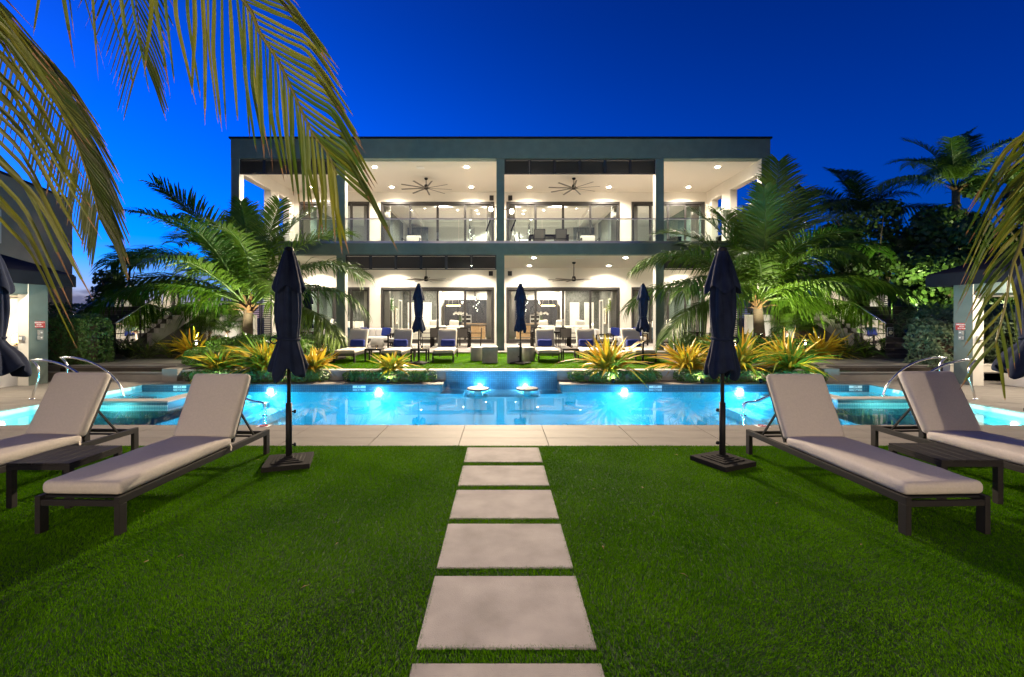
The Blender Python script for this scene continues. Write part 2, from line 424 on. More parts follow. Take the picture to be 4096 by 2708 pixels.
def turf(name, rng, n, x0, x1, y0, y1, z, h, w, skip, label):
    r = np.random.default_rng(rng)
    u = r.random(n)
    y = y0 + (y1 - y0) * u
    x = x0 + (x1 - x0) * r.random(n)
    keep = np.ones(n, bool)
    for (a, b, c, d) in skip: keep &= ~((x > a) & (x < b) & (y > c) & (y < d))
    x, y = x[keep], y[keep]; n = len(x)
    # tufts lean together a little, like used turf
    ang = r.random(n) * 2 * pi
    lean = np.stack([np.sin(x * 3.1 + y * 1.7) + r.normal(0, 1, n), np.cos(x * 2.3 - y * 2.9) + r.normal(0, 1, n)], 1) * h * .38
    hh = h * (.65 + .6 * r.random(n)) * (1 + .12 * np.sin(x * 1.3) * np.cos(y * 1.9))
    c, s = np.cos(ang) * w / 2, np.sin(ang) * w / 2
    v = np.empty((n, 3, 3), np.float32)
    v[:, 0] = np.stack([x - c, y - s, np.full(n, z)], 1); v[:, 1] = np.stack([x + c, y + s, np.full(n, z)], 1)
    v[:, 2] = np.stack([x + lean[:, 0], y + lean[:, 1], z + hh], 1)
    me = bpy.data.meshes.new(name); me.vertices.add(n * 3); me.vertices.foreach_set('co', v.ravel())
    me.loops.add(n * 3); me.loops.foreach_set('vertex_index', np.arange(n * 3, dtype=np.int32))
    me.polygons.add(n); me.polygons.foreach_set('loop_start', np.arange(0, n * 3, 3, dtype=np.int32))
    me.update(calc_edges=True)
    a = me.attributes.new('tint', 'FLOAT', 'POINT')
    t = np.clip(r.normal(.40, .25, n) + .13 * np.sin(x * 1.9 + 1 + np.sin(y * 2.3)) * np.sin(y * 2.1 + np.sin(x * 1.4)) + .08 * np.sin(x * 7 + y * 3) * np.sin(y * 6 - x * 2), 0, 1)
    a.data.foreach_set('value', np.repeat(t, 3).astype(np.float32))
    me.materials.append(M['grass'])
    o = bpy.data.objects.new(name, me); COL.objects.link(o)
    return tag(o, label, 'grass', kind='stuff')
skip = [(-.412, .470, b + .016, a - .004) for a, b in STONES]
turf('lawn_grass', 1, 1150000, -6.9, 6.9, 2.0, 5.968, -.004, .017, .0044, skip, 'short green turf grass of the near lawn round the stepping stones')
for i, (a, b) in enumerate(STONES):
    s = MB(); s.box(-.43, .488, b, a, -.05, .007)
    o = s.build('stepping_stone', M['stone'], bevel=.004)
    tag(o, ['flat square stepping stone nearest the pool deck', 'second stepping stone from the pool deck', 'third stepping stone from the pool deck with brown stain',
            'fourth stepping stone from the pool deck', 'large near stepping stone, second from the bottom of the picture', 'stepping stone cut off by the bottom of the picture',
            'stepping stone under the viewer, beyond the bottom of the picture'][i], 'stepping stone', 'stepping stones in the lawn')

# fallen scraps on the lawn
rnd = random.Random(4)
lm = MB(); lm.strip([(0, 0, 0), (.02, 0, .004), (.045, .004, .002)], [.003, .008, .001], (0, 0, 1), .3)
lme = lm.mesh('fallen_leaf'); lme.materials.append(M['palm_dead'])
for i in range(16):
    y = rnd.uniform(2.4, 5.6); x = rnd.choice((-1, 1)) * rnd.uniform(.7, min(3.2, y * .9))
    o = inst(lme, 'fallen_leaf', None, (x, y, .026), (rnd.uniform(-.3, .3), rnd.uniform(-.3, .3), rnd.uniform(0, 6)), (rnd.uniform(.6, 1.2),) * 3)
    tag(o, 'small dry leaf scrap lying on the near turf', 'leaf', 'dry leaf scraps scattered on the near lawn')

# deck
dk = MB()
dk.box(-14, 14, 5.96, PY0 - .02, -.4, -.022)
dk.box(-14, PX0 - .02, PY0, 12.2, -.4, -.022); dk.box(PX1 + .02, 14, PY0, 12.2, -.4, -.022)
dk.box(PX0, SHX0 - .02, PY1 + .02, 12.15, -.4, -.022); dk.box(SHX1 + .02, PX1, PY1 + .02, 12.15, -.4, -.022)
deck = tag(dk.build('pool_deck', M['grout']), kind='structure')
def tiles(parent, xs, ys, z, gap=.009, th=.02, name='tile', matl=None):
    cache = {}
    for x0, x1 in zip(xs[:-1], xs[1:]):
        for y0, y1 in zip(ys[:-1], ys[1:]):
            k = (round(x1 - x0, 3), round(y1 - y0, 3))
            if k not in cache:
                m_ = MB(); m_.box(gap / 2, k[0] - gap / 2, gap / 2, k[1] - gap / 2, -th, 0); me = m_.mesh(name); me.materials.append(matl); cache[k] = me
            inst(cache[k], name, parent, (x0, y0, z + rnd.uniform(-.0008, .0008)))
xs = [-1.74 - .005 + 1.19 * k for k in range(-9, 13)]
tiles(deck, xs, [5.962, 6.36, 6.80, 7.13], 0, matl=M['deck'])
tiles(deck, [-13.4, -12.2, -11.0, -10.0, -9.35, -9.0], [7.13 + .6 * k for k in range(9)] + [12.06], 0, matl=M['deck'])
tiles(deck, [9.25, 9.6, 10.6, 11.8, 13.0], [7.13 + .6 * k for k in range(9)] + [12.06], 0, matl=M['deck'])
for xa, xb, n in ((PX0, SHX0, 6), (SHX1, PX1, 6)):
    tiles(deck, [xa + (xb - xa) * k / n for k in range(n + 1)], [PY1, 11.78, 12.16], 0, matl=M['deck'])

# pool shell
pb = MB()
FL = -1.0
pb.box(PX0 - .2, PX1 + .2, PY0 - .2, SHY1 + .2, FL - .2, FL)
pb.box(PX0 - .2, PX0 + .002, PY0 - .2, PY1 + .2, FL, -.023); pb.box(PX1 - .002, PX1 + .2, PY0 - .2, PY1 + .2, FL, -.023)
pb.box(PX0, PX1, PY0 - .2, PY0 + .001, FL, -.024)
pb.box(PX0, SHX0, PY1, PY1 + .2, FL, -.20); pb.box(SHX1, PX1, PY1, PY1 + .2, FL, -.20)
basin = tag(pb.build('pool', M['plaster']), kind='structure')
wb = MB(); wb.box(PX0, SHX0, PY1 - .012, PY1 + .15, -.198, -.023); wb.box(SHX1, PX1, PY1 - .012, PY1 + .15, -.198, -.023)
wb.box(SHX0 - .15, SHX0 + .002, PY1 + .001, SHY1, -.35, -.0235); wb.box(SHX1 - .002, SHX1 + .15, PY1 + .001, SHY1, -.35, -.0235)
wb.build('waterline_tile', M['mosaict'], basin)
sh = MB(); sh.box(SHX0, SHX1, 10.96, 12.14, FL, -.24); sh.box(SHX0, -.9, 10.96, 11.4, -.24, -.16); sh.box(.95, SHX1, 10.96, 11.4, -.24, -.16)
sh.build('shallow_shelf', M['plaster'], basin)
for sgn in (-1, 1):
    def X(a): return a if sgn < 0 else .26 - a * 1.0   # mirror about the pool's middle line
    def bxx(m_, a, b, *r): a, b = sorted((X(a), X(b))); m_.box(a, b, *r)
    ys = 9.15 if sgn < 0 else 9.4
    for k, (a, b, zt) in enumerate(((-6.70, -6.25, -.26), (-6.25, -5.80, -.42), (-5.80, -5.35, -.58), (-5.35, -4.90, -.76))):
        m_ = MB(); bxx(m_, a, b, PY0, PY1 - .012, FL, zt); m_.build('pool_step', M['plaster'], basin, bevel=.02)
    m_ = MB(); bxx(m_, -8.99, -6.70, PY0, ys, FL, -.34); m_.build('shallow_floor', M['plaster'], basin)
    m_ = MB(); bxx(m_, -8.99, -6.95, ys + .25, PY1 - .013, FL, -.55); bxx(m_, -8.99, -6.95, ys + .25, ys + .6, -.55, -.32); bxx(m_, -8.99, -8.6, ys + .6, PY1 - .013, -.55, -.32)
    m_.build('spa_bench', M['plaster'], basin)
    m_ = MB(); bxx(m_, -8.99, -6.70, ys, ys + .25, FL, -.03); bxx(m_, -6.95, -6.70, ys + .25, PY1 - .013, FL, -.03); sw = m_.build('spa_wall', M['mosaict'], basin)
    m_ = MB(); bxx(m_, -8.99, -6.68, ys - .02, ys + .27, -.03, .005); bxx(m_, -6.97, -6.68, ys + .27, PY1 - .02, -.03, .005); m_.build('spa_coping', M['wallgrey'], sw, bevel=.006)
    m_ = MB(); bxx(m_, -8.98, -6.69, ys - .013, ys - .002, -.20, -.085); m_.build('painted_lit_band', M['litpaint'], sw)  # band's pale colour stands in for lamplight on the waterline tile
wt = MB()
wt.add([(PX0, PY0, -.10), (PX1, PY0, -.10), (PX1, PY1, -.10), (PX0, PY1, -.10)], [(0, 1, 2, 3)])
wt.add([(SHX0, PY1, -.10), (SHX1, PY1, -.10), (SHX1, SHY1, -.10), (SHX0, SHY1, -.10)], [(0, 1, 2, 3)])
tag(wt.build('pool_water', M['water']), kind='structure')

# pool lamps
PB = (.012, .53, 1.0)
def pool_lamp(x, y, z, nx, ny, watts, colr, lens, r=.055):
    m_ = MB(); d = Vector((nx, ny, 0)); p = Vector((x, y, z))
    m_.tube([p, p + d * .03], r, 16); o = m_.build('pool_lamp', lens, basin)
    q = p + d * (.6 if z < -.166 else .3) + Vector((0, 0, -.12 if z < -.166 else .03))
    lamp('pool_light', 'POINT', q, watts, colr, .16)
for x in (-5.78, -3.06, 3.11, 6.0):
    pool_lamp(x, PY1 - .012, -.17, 0, -1, 72, PB, M['lamppool'])
for x in (-.56, .66): pool_lamp(x, SHY1 - .01, -.165, 0, -1, 45, PB, M['lamppool'], .045)
pool_lamp(PX1, 8.18, -.25, -1, 0, 260, (.15, .85, .85), M['lampspa'])
pool_lamp(PX0, 8.18, -.25, 1, 0, 260, (.15, .85, .85), M['lampspa'])
pool_lamp(-6.95, 10.3, -.24, -1, 0, 130, (.08, .75, 1), M['lampspa'], .06)
pool_lamp(7.21, 10.5, -.24, 1, 0, 130, (.08, .75, 1), M['lampspa'], .06)
# unseen lamps added in the near wall to fill the basin with light
for x in (-6, -4, -2, 0.1, 2.2, 4.2, 6.2): pool_lamp(x, PY0 + .01, -.5, 0, 1, 150, PB, M['lamppool'])

def text_mesh(s, size, matl, parent, loc, rot, name='lettering', align='CENTER', ext=.0006, bold=True):
    cu = bpy.data.curves.new(name, 'FONT'); cu.body = s; cu.size = size; cu.align_x = align; cu.align_y = 'CENTER'; cu.extrude = ext; cu.resolution_u = 2
    if bold: cu.offset = size * .02
    tmp = bpy.data.objects.new('tmp_text', cu); COL.objects.link(tmp); bpy.context.view_layer.update()
    me = bpy.data.meshes.new_from_object(tmp.evaluated_get(bpy.context.evaluated_depsgraph_get())); me.name = name
    bpy.data.objects.remove(tmp); bpy.data.curves.remove(cu)
    o = bpy.data.objects.new(name, me); COL.objects.link(o); me.materials.clear(); me.materials.append(matl)
    o.location = loc; o.rotation_euler = rot
    if parent is not None: o.parent = parent; reg(o, parent)
    return o
# depth tiles on the far waterline
for x, s in ((-8.05, 'FT 3'), (-3.55, '4 FT'), (3.88, '4 FT'), (9.0 - .1, '3 FT')):
    m_ = MB(); m_.box(x - .16, x + .16, PY1 - .02, PY1 - .0135, -.092, -.032); o = m_.build('depth_tile', M['signwhite'], basin)
    text_mesh(s, .06, M['signblack'], o, (x, PY1 - .022, -.062), (R(90), 0, 0))
# no-diving tiles in the coping
for x in (-3.67, 4.05):
    m_ = MB(); m_.box(x - .09, x + .09, 6.98, 7.12, 0, .006); o = m_.build('no_diving_tile', M['signwhite'], deck)
    ring = [(x + .055 * cos(a), 7.05 + .055 * sin(a), .008) for a in np.linspace(0, 2 * pi, 21)]
    m_ = MB(); m_.tube(ring, .008, 5); m_.bar((x - .04, 7.01, .008), (x + .04, 7.09, .008), .012, .004); m_.build('no_diving_mark', M['red'], o)

# stools in the water in front of the spillway
for x, lab in ((-.545, 'grey round stool standing in the water, left of the spillway pair'), (.63, 'grey round stool standing in the water, right of the spillway pair')):
    t = tag(empty('pool_stool', (x, 10.80, -1.055)), lab, 'stool', 'stools standing in the pool by the spillway')
    m_ = MB(); m_.lathe([(.02, 1.02), (.255, 1.02), (.26, 1.025), (.26, 1.06), (.25, 1.065), (.01, 1.065)], n=28); m_.build('seat', M['darkstep'], t, True)
    m_ = MB(); m_.lathe([(.16, 0), (.16, .05), (.09, .1), (.09, 1.02), (.02, 1.02)], n=20); m_.build('pedestal', M['plaster'], t, True)

# retaining wall with the blue spillway
rw = tag(empty('retaining_wall', (0, 12.16, 0)), 'low grey stone wall with blue mosaic spillway holding up the far lawn', 'wall')
m_ = MB(); m_.box(-8.9, SHX0, 0, .2, -.3, .238); m_.box(SHX1, 9.0, 0, .2, -.3, .238); m_.build('wall_face', M['wallgrey'], rw)
m_ = MB(); m_.box(SHX0, SHX1, -.02, .2, -.4, .236); m_.build('mosaic_spillway', M['mosaic'], rw)
for k in range(15):
    x0 = -8.9 + k * 1.19; m_ = MB(); m_.box(x0 + .003, min(9.0, x0 + 1.187), -.03, .30, .24, .275); m_.build('coping_stone', M['deck2'], rw, bevel=.005)

# upper lawn
ul = MB(); ul.box(-9.5, 9.5, 12.36, 18.2, -.3, .232)
tag(ul.build('upper_lawn', M['lawnbase']), kind='structure')
turf('upper_lawn_grass', 3, 230000, -8.5, 8.5, 12.44, 18.2, .232, .030, .010, [], 'bright green turf grass of the raised lawn in front of the house')

# terrace of the house
tr_ = MB(); tr_.box(-11.6, 11.6, 18.2, 24.2, -.3, .268); terrace = tag(tr_.build('terrace', M['grout']), kind='structure')
tiles(terrace, [-11.6 + 1.16 * k for k in range(21)], [18.2, 18.9] + [18.9 + 1.06 * k for k in range(1, 6)], .29, matl=M['deck2'])

# side terraces: two steps, landing, dark flight with glass balustrades
def side_stairs(s):
    nm = 'left' if s < 0 else 'right'
    def bx(m_, a, b, *r): a, b = sorted((s * a, s * b)); m_.box(a, b, *r); return m_
    st = tag(empty('stone_steps', (0, 0, 0)), f'two broad grey stone steps up from the pool deck at the {nm}', 'steps', 'broad steps beside the pool')
    bx(MB(), 8.9, 13.4, 12.1, 12.5, -.05, .20).build('step', M['deck'], st, bevel=.006)
    bx(MB(), 8.9, 13.4, 12.06, 12.12, .202, .232).build('step_edge', M['nosing'], st)
    bx(MB(), 8.9, 13.4, 12.5, 12.9, -.05, .345).build('step', M['deck'], st, bevel=.006)
    bx(MB(), 8.9, 13.4, 12.46, 12.52, .347, .377).build('step_edge', M['nosing'], st)
    bx(MB(), 8.9, 15.5, 12.9, 14.4, -.05, .37).build('landing', M['deck'], st)
    bx(MB(), 8.5, 8.9, 11.95, 12.9, -.05, .33).build('cheek_wall', M['deck'], st, bevel=.006)
    fl = tag(empty('dark_staircase', (0, 0, 0)), f'dark stone staircase with glass balustrade climbing behind the pool at the {nm}', 'staircase', 'dark staircases beside the house')
    n = 11
    for k in range(n):
        y0 = 14.4 + .30 * k; z1 = .37 + .157 * (k + 1)
        bx(MB(), 12.2, 14.1, y0, y0 + .30 + (0 if k < n - 1 else 1.5), -.05, z1 - .02).build('step', M['darkstep'], fl)
        bx(MB(), 12.2, 14.1, y0 - .02, y0 + .04, z1 - .018, z1).build('step_nosing', M['nosing'], fl)
    # light stringer wall with zigzag top on the house side
    z = MB(); pts = []
    for k in range(n):
        y0 = 15.6 + .30 * k; z1 = .98 + .157 * (k + 1); pts += [(y0, z1), (y0 + .30, z1)]
    yb = [(pts[-1][0], pts[-1][1] - .55), (pts[0][0], .70)]
    poly = pts + yb
    vs = [(s * 11.95, y, zz) for y, zz in poly] + [(s * 12.12, y, zz) for y, zz in poly]; q = len(poly)
    z.add(vs, [tuple(range(q)), tuple(reversed(range(q, 2 * q)))] + [(i, (i + 1) % q, (i + 1) % q + q, i + q) for i in range(q)])
    z.build('stepped_stringer', M['wallgrey'], fl)
    for X_ in (12.2, 14.1):
        a, b = Vector((s * X_, 14.4, 1.48)), Vector((s * X_, 17.4, 3.05))
        m_ = MB(); m_.tube([a, b], .022, 10); m_.build('handrail', M['chrome'], fl, True)
        for k in range(3):
            p, q2 = a.lerp(b, k / 3 + .01), a.lerp(b, (k + 1) / 3 - .01)
            g_ = MB(); e = .006
            g_.add([(p.x - e, p.y, p.z - 1.0), (q2.x - e, q2.y, q2.z - 1.0), (q2.x - e, q2.y, q2.z - .03), (p.x - e, p.y, p.z - .03),
                    (p.x + e, p.y, p.z - 1.0), (q2.x + e, q2.y, q2.z - 1.0), (q2.x + e, q2.y, q2.z - .03), (p.x + e, p.y, p.z - .03)],
                   [(0, 1, 2, 3), (7, 6, 5, 4), (0, 4, 5, 1), (1, 5, 6, 2), (2, 6, 7, 3), (3, 7, 4, 0)])
            g_.build('glass_pane', M['rail_glass'], fl)
side_stairs(-1); side_stairs(1)

# pool handrails of bent chrome tube
def smooth(pts, n=6):
    pts = [Vector(p) for p in pts]; out = []
    for i in range(len(pts) - 1):
        p0, p1, p2, p3 = pts[max(i - 1, 0)], pts[i], pts[i + 1], pts[min(i + 2, len(pts) - 1)]
        for k in range(n):
            t = k / n
            out.append(.5 * ((2 * p1) + (p2 - p0) * t + (2 * p0 - 5 * p1 + 4 * p2 - p3) * t * t + (3 * p1 - p0 - 3 * p2 + p3) * t ** 3))
    out.append(pts[-1]); return out
def spa_rail(s):
    nm = 'left' if s < 0 else 'right'
    t = tag(empty('spa_handrail', (s * (9.63 if s < 0 else 9.75), 9.35, 0)), f'tall curved chrome handrail at the {nm} spa behind the outer lounger', 'handrail', 'curved chrome handrails')
    for dy, k in ((0, 1), (.62, .9)):
        # over arm reaching across the water
        p = smooth([(s * .02, dy, .80), (-s * .25, dy, .80), (-s * .65, dy, .70), (-s * 1.0, dy, .50), (-s * 1.28, dy, .20), (-s * 1.38, dy, -.05)])
        m_ = MB(); m_.tube(p, .022, 10); m_.build('arm', M['chrome'], t, True)
        p = smooth([(-s * .02, dy, .79), (-s * .12, dy, .66), (-s * .13, dy, .45), (-s * .06, dy, .22), (s * .0, dy, 0)])
        m_ = MB(); m_.tube(p, .022, 10); m_.build('post', M['chrome'], t, True)
        m_ = MB(); m_.lathe([(.01, .02), (.045, .02), (.055, .004), (.055, 0), (.01, 0)], (0, dy, 0), 16); m_.build('flange', M['chrome'], t, True)
spa_rail(-1); spa_rail(1)
def step_rail(s):
    nm = 'left' if s < 0 else 'right'; x = -4.27 if s < 0 else 4.40
    t = tag(empty('step_handrail', (x, 8.25, -.10)), f'low bent chrome handrail over the pool steps at the {nm}', 'handrail', 'low chrome handrails over the pool steps')
    p = smooth([(0, 0, -.5), (0, 0, -.1), (0, 0, .17), (s * .07, 0, .24), (s * .25, 0, .27), (s * .6, 0, .42), (s * .95, 0, .56), (s * 1.2, 0, .62), (s * 1.3, 0, .5), (s * 1.3, 0, -.3)])
    m_ = MB(); m_.tube(p, .021, 10); m_.build('tube', M['chrome'], t, True)
    m_ = MB(); m_.lathe([(.01, .012), (.05, .012), (.06, .002), (.01, 0)], (0, 0, 0), 16); m_.build('flange', M['chrome'], t, True)
step_rail(-1); step_rail(1)
# ------------------------------------------------------------------ the house
YF, YB, YR = 19.0, 24.1, 32.5           # front plane, back wall of the porch, end of the rooms
COLX = [(-11.26, -10.93), (-6.86, -6.51), (-.177, .15), (6.48, 6.81), (10.90, 11.24)]
Z0, ZC0, ZS, Z1, ZC1, ZT = .29, 4.30, 4.77, 4.87, 8.30, 9.13
house = tag(empty('house', (0, YF, 0)), 'two storey modern grey house with lit porches and glass doors behind the pool', 'house')
def hb(name, matl, *boxes, bevel=0, parent=None):
    m_ = MB()
    for b in boxes: m_.box(b[0], b[1], b[2] - YF, b[3] - YF, b[4], b[5])
    return m_.build(name, matl, parent or house, bevel=bevel)
for i, (a, b) in enumerate(COLX):
    c = hb('column', M['cream'], (a, b, YF + .03, YF + .36, Z0, ZC0 + .02), (a, b, YF + .03, YF + .36, ZS, ZC1 + .02))
    hb('column_face', M['stucco'], (a - .002, b + .002, YF, YF + .03, Z0, ZC0), (a - .002, b + .002, YF, YF + .03, ZS + .1, ZC1), parent=c)
hb('parapet', M['stucco'], (-11.27, 11.25, YF - .005, YF + .36, ZC1 + .012, ZT))
hb('roof_edge', M['black'], (-11.33, 11.31, YF - .06, YR + .1, ZT, ZT + .075))
hb('roof', M['stucco'], (-11.2, 11.2, YF + .37, YR, ZC1 + .15, ZC1 + .45))
hb('side_parapet', M['stucco'], (-11.27, -10.95, YF + .361, YR, ZC1 + .012, ZT - .002), (10.93, 11.25, YF + .361, YR, ZC1 + .012, ZT - .002))
hb('mid_beam', M['stucco'], (-11.27, 11.25, YF - .005, YF + .36, ZC0 + .0, ZS))
hb('balcony_edge_trim', M['steel'], (-11.2, 11.2, YF + .01, YF + .15, ZS + .002, Z1 - .004))
hb('balcony_floor', M['deck2'], (-11.2, 11.2, YF + .361, YB, ZS - .1, Z1))
hb('porch_ceiling', M['ceil'], (-10.94, 10.92, YF + .361, YB, ZC0, ZC0 + .15))
hb('balcony_ceiling', M['ceil'], (-10.94, 10.92, YF + .361, YB, ZC1, ZC1 + .12))
for s in (-1, 1):
    xa, xb = (-11.26, -10.94) if s < 0 else (10.91, 11.24)
    for (y0, y1) in ((21.65, 22.48), (23.54, 24.3)):
        hb('side_column', M['cream'], (xa, xb, y0, y1, Z0, ZC0), (xa, xb, y0, y1, Z1, ZC1))
    hb('side_beam', M['cream'], (xa - .004, xb + .004, YF + .361, YB + .2, 7.74, ZC1 + .01)); hb('side_beam', M['cream'], (xa - .004, xb + .004, YF + .361, YB + .2, ZC0 - .35, Z1 - .01))
# back walls with door openings
DOORS = [(-10.66, -6.95, 4), (-6.34, -.344, 4), (.30, 6.30, 4), (6.92, 10.80, 4)]
PIERS = [(-11.24, -10.66), (-6.95, -6.34), (-.344, .30), (6.30, 6.92), (10.80, 11.22)]
for zf, zc, zd in ((Z0, ZC0, 3.24), (Z1, ZC1, 7.76)):
    for a, b in PIERS: hb('wall_pier', M['cream'], (a, b, YB, YB + .25, zf, zc))
    for a, b, _ in DOORS: hb('wall_over_door', M['cream'], (a - .001, b + .001, YB, YB + .25, zd, zc))
    for di, (a, b, n) in enumerate(DOORS):
        d = hb('sliding_door', M['bronze'], (a, b, YB - .03, YB + .10, zd - .10, zd + .03), (a, b, YB - .03, YB + .10, zf, zf + .045),
               (a, a + .09, YB - .029, YB + .10, zf + .045, zd - .1), (b - .09, b, YB - .029, YB + .10, zf + .045, zd - .1), bevel=.006)
        w = (b - a - .18) / n
        for k in range(n):
            x0 = a + .09 + k * w; x1 = x0 + w; yy = YB + .0 + (.045 if k in (0, 3) else 0)
            st = .062
            hb('panel_frame', M['bronze'], (x0, x0 + st, yy, yy + .04, zf + .05, zd - .105), (x1 - st, x1, yy, yy + .04, zf + .05, zd - .105),
               (x0 + st, x1 - st, yy, yy + .04, zf + .05, zf + .22), (x0 + st, x1 - st, yy, yy + .04, zd - .18, zd - .105), parent=d)
            hb('pane', M['glass'], (x0 + st, x1 - st, yy + .016, yy + .024, zf + .22, zd - .18), parent=d)
            if k in (1, 2):
                hx = x1 - .035 if k == 1 else x0 + .035
                hb('door_handle', M['steel'], (hx - .012, hx + .012, yy - .05, yy - .02, zf + .95, zf + 1.30), parent=d)
# louvred screens under the beams
def louver(a, b, zt, zb, n):
    w = (b - a) / n
    for k in range(n):
        m_ = MB(); x0, x1 = a + k * w + .004, a + (k + 1) * w - .004
        m_.box(x0, x0 + .05, .06, .14, zb, zt); m_.box(x1 - .05, x1, .06, .14, zb, zt)
        m_.box(x0 + .05, x1 - .05, .06, .14, zb, zb + .04); m_.box(x0 + .05, x1 - .05, .06, .14, zt - .04, zt)
        o = m_.build('louver_panel', M['louv'], house)
        s_ = MB(); cnt = 11
        for q in range(cnt):
            z = zb + .06 + (zt - zb - .12) * (q + .5) / cnt
            s_.obox(((x0 + x1) / 2, .10, z), (x1 - x0 - .1, .062, .008), rx=R(-32))
        s_.build('louver_slats', M['louv'], o)
louver(-10.93, -6.86, 8.29, 7.68, 4); louver(.15, 6.48, 8.29, 7.68, 6)
louver(-6.51, -.177, 4.285, 3.67, 6); louver(6.81, 10.9, 4.285, 3.67, 4)
# glass balustrade of the balcony
for bi in range(4):
    a, b = COLX[bi][1], COLX[bi + 1][0]; n = 3 if bi in (0, 3) else 4
    r_ = hb('balcony_rail', M['steel'], (a, b, YF + .06, YF + .10, 5.78, 5.82))
    w = (b - a) / n
    for k in range(n): hb('glass_pane', M['rail_glass'], (a + k * w + .012, a + (k + 1) * w - .012, YF + .074, YF + .086, 4.88, 5.775), parent=r_)
for s in (-1, 1):
    x = -11.1 if s < 0 else 11.07
    for y0, y1 in ((19.4, 21.6), (22.5, 23.5)):
        r_ = hb('side_balcony_rail', M['steel'], (x - .02, x + .02, y0, y1, 5.78, 5.82)); hb('glass_pane', M['rail_glass'], (x - .006, x + .006, y0, y1, 4.9, 5.775), parent=r_)
# rooms: floor, ceiling, dividing walls
RW = [-11.0, -6.65, 0.0, 6.61, 11.0]
for zf, zc in ((Z0, 3.95), (Z1, 8.15)):
    hb('room_floor', M['deck2'], (-11.0, 11.0, YB + .25, YR, zf - .1, zf - .005))
    hb('room_ceiling', M['whitewall'], (-11.0, 11.0, YB + .25, YR, zc, zc + .1))
    hb('end_wall', M['whitewall'], (-11.2, 11.2, YR, YR + .2, zf - .1, zc + .1))
    hb('outer_wall', M['stucco'], (-11.25, -11.0, YB + .25, YR, zf - .1, zc + .4), (11.0, 11.23, YB + .25, YR, zf - .1, zc + .4))
    for x in (-6.65, 6.61): hb('dividing_wall', M['whitewall'], (x - .08, x + .08, YB + .26, YR - .001, zf, zc))
# dark papered walls, kitchen wall, recess
for s in (-1, 1):
    def sb(name, matl, a, b, *r, **k):
        a, b = sorted((s * a, s * b)); return hb(name, matl, (a, b, *r), **k)
    for zf, zc in ((Z0, 3.95), (Z1, 8.15)):
        sb('papered_wall', M['darkwall'], 6.42, 6.52, YB + .5, 30.0, zf, zc - .3)
        if zf < 1:
            sb('papered_wall', M['darkwall'], 4.25, 6.42, 30.0, 30.1, zf, zc - .25)
            sb('room_wall', M['whitewall'], 4.20, 4.25, 30.0, YR - .01, zf, zc - .01)
            for x0 in (4.55, 5.5):
                o = sb('inner_door', M['white'], x0, x0 + .62, 29.93, 29.985, zf, 2.65)
            for y0 in (26.0, 28.4):
                sb('door_frame', M['white'], 6.36, 6.41, y0, y0 + .10, zf, 2.7); sb('door_frame', M['white'], 6.36, 6.41, y0 + .9, y0 + 1.0, zf, 2.7)
                sb('door_frame', M['white'], 6.36, 6.41, y0, y0 + 1.0, 2.7, 2.78)
        else:
            sb('ceiling_recess', M['whitewall'], 1.0, 5.4, 25.6, 25.8, 7.85, 8.15); sb('ceiling_recess', M['whitewall'], 1.0, 5.4, 31.0, 31.2, 7.85, 8.15)
            sb('ceiling_recess', M['whitewall'], 5.2, 5.4, 25.8, 31.0, 7.85, 8.15); sb('ceiling_recess', M['whitewall'], .8, 1.0, 25.6, 31.2, 7.85, 8.15)
            sb('papered_wall', M['darkwall'], 5.0, 6.42, 31.3, 31.4, zf, 7.85)
# recessed downlights in both porches and the rooms
WARM = (1, .89, .74)
def downlight(x, y, z, watts, spot=150, lens='lampwarm', rad=.09, colr=WARM):
    m_ = MB(); m_.lathe([(.005, -.012), (rad, -.012), (rad, 0), (.005, 0)], (x, y - YF, z), 16); o = m_.build('downlight', M[lens], house)
    lamp('downlight', 'SPOT', (x, y, z - .03), watts, colr, .06, (x, y, 0), spot, .5)
for x in (-9.58, -5.55, -1.5, 1.46, 5.5, 9.55):
    for y in (20.05, 23.15):
        downlight(x, y, ZC0, 660); downlight(x, y, ZC1, 800)
for s in (-1, 1):
    for x, y in ((5.6, 25.4), (3.2, 25.4), (1.2, 25.4), (5.0, 28.6), (2.4, 29.5), (1.0, 31.3), (3.4, 31.6)):
        downlight(s * x, y, 3.95, 720, 150, 'lampwhite', .06, (1, .86, .68))
    for x, y in ((5.9, 25.2), (3.2, 25.3), (.55, 25.4), (4.5, 27.0), (2.6, 27.5), (1.4, 28.5), (3.9, 30.0), (2.0, 30.2), (.5, 31.6)):
        downlight(s * x, y, 8.15, 640, 150, 'lampwhite', .06, (1, .90, .76))
    for x, y in ((7.6, 26), (9.6, 26), (8.6, 29.5)):
        downlight(s * x, y, 3.95, 720, 150, 'lampwhite', .06, (1, .86, .68)); downlight(s * x, y, 8.15, 640, 150, 'lampwhite', .06, (1, .9, .76))

